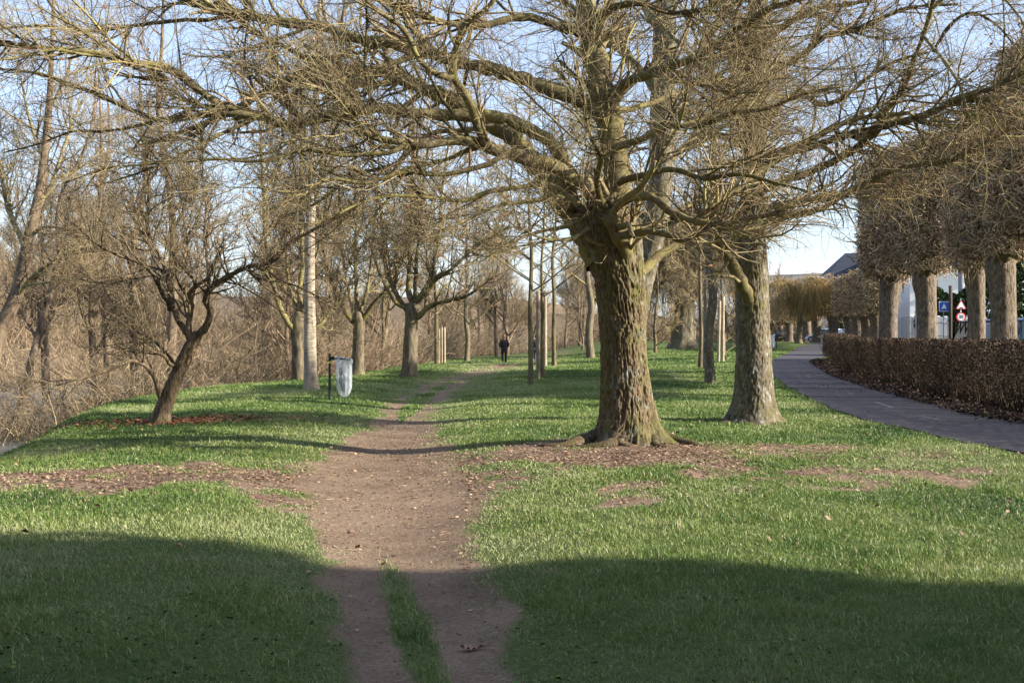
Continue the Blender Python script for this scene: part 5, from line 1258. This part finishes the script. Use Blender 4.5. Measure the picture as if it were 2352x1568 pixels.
# ------------------------------------------------------------------ cars
M['glass'] = plain('car_glass', (.03,.045,.06), .08, .1, 3, spec=.8); M['tyre'] = plain('tyre', (.02,.02,.02), .8); M['rim'] = plain('rim', (.35,.36,.38), .3, .1, 9, .8)
M['lamp_red'] = plain('tail_lamp', (.35,.02,.02), .3); M['lamp_clear'] = plain('head_lamp', (.6,.62,.65), .15); M['number_plate'] = plain('number_plate', (.68,.68,.62), .5)
def loft(mb, st, mat=0):
    """stations (x, halfwidth bottom, halfwidth top, z0, z1)"""
    V = []
    for x, w0, w1, z0, z1 in st:
        r = min(.10, (z1-z0)*.3)
        V += [(x,-w0+.06,z0),(x,-w0,z0+r),(x,-w1,z1-r),(x,-w1+.09,z1),(x,w1-.09,z1),(x,w1,z1-r),(x,w0,z0+r),(x,w0-.06,z0)]
    q = []
    for s in range(len(st)-1):
        for k in range(8): a = s*8+k; b = s*8+(k+1) % 8; q.append([a, b, b+8, a+8])
    n = (len(st)-1)*8
    t = [[0, k+1, k] for k in range(1, 7)]+[[n, n+k, n+k+1] for k in range(1, 7)]
    mb.add(V, q, t, mat=mat); return mb
def car(x, y, rz, paint, label, van=False, group=None):
    z = float(hgt(x, y))+.02; e = empty('parked_car', (x, y, z), label, 'car', group, rz); h = 1.85 if van else 1.46; bz = .98 if van else .84
    loft(MB(), [(-2.15,.70,.68,.38,bz-.1),(-2.05,.82,.80,.24,bz),(-1.2,.86,.84,.2,bz+.02),(.6,.86,.84,.2,bz),(1.5,.85,.80,.2,bz-.12),(2.0,.78,.70,.24,bz-.22),(2.15,.62,.58,.34,bz-.34)]).build('body', paint, e, smooth=False)
    loft(MB(), [(-2.0 if van else -1.75,.76,.70,bz-.02,bz+.12),(-1.75 if van else -1.35,.76,.62,bz-.02,h-.07),(.15,.76,.62,bz-.02,h-.05),(.55,.76,.64,bz-.02,h-.22),(1.15,.74,.70,bz-.06,bz+.03)]).build('windows', M['glass'], e)
    mb = loft(MB(), [(-1.78 if van else -1.40,.60,.56,h-.10,h-.04),(-1.1,.64,.58,h-.10,h),(.0,.64,.58,h-.10,h),(.30,.62,.55,h-.10,h-.05)])
    mb.build('roof', paint, e)
    for s in (-1, 1):
        for xx in ((-.35, -1.45) if not van else (-.2, -1.1, -1.8)): MB().box((xx, s*.70, (bz+h)/2-.02), (.08,.05,h-bz-.06), taper=.9).build('pillar', paint, e)
        for xx in (-1.3, 1.35):
            mb = MB(); tubes(mb, np.array([[xx, s*.70, .32],[xx, s*.80, .32],[xx, s*.89, .32]]), np.array([.31,.33,.31]), 20, cap=True); w_ = mb.build('wheel', M['tyre'], e)
            mb = MB(); tubes(mb, np.array([[xx, s*.86, .32],[xx, s*.905, .32]]), np.array([.21,.17]), 16, cap=True); mb.build('rim', M['rim'], w_)
        MB().box((-2.10, s*.60, bz-.14), (.08,.24,.20)).build('tail_light', M['lamp_red'], e); MB().box((2.05, s*.52, bz-.34), (.14,.28,.13)).build('headlight', M['lamp_clear'], e)
        MB().box((.78, s*.93, bz+.10), (.12,.16,.12)).build('mirror', paint, e)
    MB().box((-2.16, 0, .52), (.03,.50,.12)).build('number_plate', M['number_plate'], e); MB().box((2.13, 0, .42), (.05,.50,.11)).build('number_plate', M['number_plate'], e)
P_dark = plain('paint_dark_blue', (.015,.02,.035), .25, .05, 2, .2, .6); P_blue = plain('paint_blue', (.05,.09,.18), .25, .05, 2, .2, .6); P_white = plain('paint_white', (.55,.58,.62), .3, .04, 2, 0, .5)
u = math.pi/2+frz
def at(px, D): return ((px-1176)*S*D/F, D)
car(*at(1798, 143), 1.2, P_dark, 'dark hatchback parked at the far end, showing its back between the far trunks')
car(*at(1897, 122), 2.4, P_white, 'pale car with a light bonnet parked beyond the yellow green far trunk')
car(*at(1931, 124), 3.3, P_blue, 'blue car parked right of the pale car beyond the far lindens')
car(*at(2262, 46), u+math.pi, P_dark, 'dark blue van parked behind the slimmer mossy linden trunk', True)
car(*at(2352, 43), u, P_blue, 'blue van parked at the right edge behind the thickest linden trunk', True)

# ------------------------------------------------------------------ houses
M['render_white'] = plain('house_render', (.80,.79,.76), .8, .04, 2); M['slate'] = plain('slate_roof', (.028,.032,.045), .6, .2, 9); M['tile'] = plain('orange_tile', (.42,.15,.08), .8, .2, 12); M['brickc'] = plain('chimney_brick', (.33,.16,.10), .85, .2, 14)
M['pane'] = plain('window_glass', (.05,.065,.08), .1, .2, 3, spec=.8)
def house(px, D, wid, dep, eav, ridge, label, roofmat, rz=0., hip=0.0, wins=(), chim=None, dorm=None, zadd=0, lateral=False):
    x = (px-1176)*S*D/F; z = float(hgt(x, D))-.1; e = empty('house', (x, D, z), label, 'house', None, rz)
    hw, hd = wid/2, dep/2
    if lateral:   # ridge runs in depth: the gable faces the viewer
        mb = MB(); prism(mb, [(-hw,0),(hw,0),(hw,eav),(0,ridge-.12),(-hw,eav)], -hd, hd); mb.build('wall', M['render_white'], e)
        mb = MB()
        for s in (-1, 1):
            k = (ridge-eav)/hw; V = [(0,-hd-.3,ridge),(0,hd+.3,ridge),(s*(hw+.35),hd+.3,eav-k*.35),(s*(hw+.35),-hd-.3,eav-k*.35)]
            V = V+[(a, b_, c-.14) for a, b_, c in V]; mb.add(V, [[0,1,2,3],[7,6,5,4],[0,3,7,4],[1,5,6,2],[3,2,6,7],[0,4,5,1]])
        rf = mb.build('roof', roofmat, e)
    else:
        mb = MB().box((0,0,eav/2), (wid,dep,eav)); mb.build('wall', M['render_white'], e)
        o = .4; i = hip; V = [(-hw-o,-hd-o,eav),(hw+o,-hd-o,eav),(hw+o,hd+o,eav),(-hw-o,hd+o,eav),(-hw+i,0,ridge),(hw-i,0,ridge),(-hw-o,-hd-o,eav-.15),(hw+o,-hd-o,eav-.15),(hw+o,hd+o,eav-.15),(-hw-o,hd+o,eav-.15)]
        mb = MB().add(V, [[0,1,5,4],[2,3,4,5],[9,8,7,6],[6,7,1,0],[7,8,2,1],[8,9,3,2],[9,6,0,3]], [[3,0,4],[1,2,5]]); rf = mb.build('roof', roofmat, e)
        mb = MB().box((0,-hd-.47,eav-.06), (wid+.8,.1,.14)); mb.build('gutter', M['white_paint'], e)
    for (wx, wz, ww, wh) in wins:
        f = MB().box((wx,-hd-.03,wz), (ww+.16,.08,wh+.16)).build('window', M['white_paint'], e); MB().box((wx,-hd-.055,wz), (ww,.06,wh)).build('pane', M['pane'], f)
        MB().box((wx,-hd-.09,wz-wh/2-.13), (ww+.3,.18,.07)).build('sill', M['stone'], f)
    if chim: MB().box(chim, (.7,.5,1.8)).build('chimney', M['brickc'], rf)
    if dorm:
        dx, dz, dw, dh = dorm; y0 = -hd-.1; mb = MB(); prism(mb, [(dx-dw,dz),(dx+dw,dz),(dx+dw,dz+dh*.15),(dx,dz+dh),(dx-dw,dz+dh*.15)], y0, y0+3.5); d_ = mb.build('dormer', M['render_white'], rf)
        mb = MB()
        for s in (-1, 1):
            V = [(dx,y0-.15,dz+dh+.1),(dx,y0+3.4,dz+dh+.1),(dx+s*(dw+.2),y0+3.4,dz+dh*.15-.05),(dx+s*(dw+.2),y0-.15,dz+dh*.15-.05)]; V = V+[(a,b_,c-.09) for a, b_, c in V]
            mb.add(V, [[0,1,2,3],[7,6,5,4],[0,3,7,4],[1,5,6,2],[3,2,6,7],[0,4,5,1]])
        mb.build('dormer_roof', roofmat, rf); MB().box((dx,y0-.03,dz+.5), (.7,.08,.8)).build('dormer_window', M['pane'], rf)
    return e
house(1960, 168, 9.6, 9, 8.3, 12.6, 'house with a steep dark slate roof and small white gabled dormer beyond the far lindens', M['slate'], -.05, 3.6, [(-3,6.2,1.1,1.5),(0,6.2,1.1,1.5),(3,6.2,1.1,1.5),(-3,2.4,1.1,1.6),(2,2.4,1.1,1.6)], (2.5,.6,12.4), (-.2,8.5,1.0,2.2))
house(1850, 205, 18, 18, 11.2, 13.6, 'big bright white building with a low gable rising behind the yellow willow', M['render_white'], .95, 0, [(-3,8,1.2,1.5),(2.5,8,1.2,1.5)], lateral=True)
house(2185, 108, 9, 8, 7.0, 9.6, 'sunlit white house with an orange tiled roof behind the picket fence', M['tile'], frz, 0, [(-2.6,4.8,1.0,1.3),(2.4,4.8,1.0,1.3),(-2.4,1.9,1.0,1.4)], (2.2,.8,9.6))
house(1915, 150, 8, 7, 4.6, 6.4, 'low white house with a pale front behind the parked cars at the far bend', M['slate'], -.2, 1.5, [(-2.6,1.9,1.0,1.3),(-.4,1.9,.9,1.9),(2.2,1.9,1.2,1.3)])
# far gate posts and dark gate left of the low house
x, y = at(1832, 150); z = float(hgt(x, y)); e = empty('gate', (x, y, z), 'dark metal gate between white square pillars at the far end of the street', 'gate')
for dx in (-.9, 4.2): MB().box((x+dx, y, z+1.1), (.7,.6,2.2)).build('gate_pillar', M['white_paint'], e, (x,y,z))
mb = MB()
for k in range(16): mb.box((x-.4+k*.28, y, z+1.0), (.16,.05,1.9-.012*(k-8)**2))
mb.box((x+1.7, y+.04, z+.4), (4.3,.05,.12)); mb.box((x+1.7, y+.04, z+1.6), (4.3,.05,.12)); mb.build('gate_leaf', M['dark_metal'], e, (x,y,z))
# street lamp with a curved arm
x, y = at(1912, 138); z = float(hgt(x, y)); e = empty('street_lamp', (x, y, z), 'brown street lamp post with a white curved arm in front of the slate roof', 'street lamp'); b = (x, y, z)
t = W(0, 624, y)[2]; post(e, b, x, y, z-.2, t, .12, M['brown_pole'])
a = np.linspace(0, 1, 9); mb = MB(); tubes(mb, np.stack([x-1.8*a, y+0*a, t-1.5+.9*np.sin(a*1.6)], 1), np.full(9, .05), 6); mb.build('arm', M['white_paint'], e, b, smooth=True)
mb = MB(); ellip(mb, (x-2.1, y, t-.65), (.42,.16,.10)); mb.build('lamp_head', M['white_paint'], e, b, smooth=True)
# greenery behind the fences
for k, (px, D, H, R, lab) in enumerate([(2150, 99, 4.6, 1.6, 'round evergreen shrub behind the picket fence, left of the blue sign post'), (2188, 94, 3.9, 1.5, 'dark evergreen shrub behind the picket fence between the two road signs'), (2225, 84, 4.2, 1.3, 'dark evergreen shrub right of the triangle sign'),
    (2075, 116, 5.0, 2.2, 'dark evergreen above the white board gate'), (2362, 60, 6.5, 1.8, 'tall dark green conifer at the right edge behind the blue van'), (2335, 68, 6.0, 1.8, 'tall dark green conifer beside the thickest linden trunk'), (1960, 140, 3.6, 2.4, 'dark evergreen bush right of the low far house'), (1820, 156, 3.2, 1.8, 'dark evergreen bush left of the far metal gate'), (1790, 158, 4.5, 1.8, 'dark evergreen bush behind the far dark hatchback')]):
    x, y = at(px, D); evergreen(x, y, H, R, 600+k, lab, 5000, .26, 'evergreen_shrub')
# bare tree with sunlit twigs left of the white building
for (px, D, sc, lab) in [(1788, 150, .75, 'bare tree with sunlit orange twigs against the white building'), (1815, 165, .7, 'bare tree left of the slate roofed house')]:
    x, y = at(px, D); copy_tree(protos[1], (x, y, float(hgt(x, y))), 1.3, sc, lab)
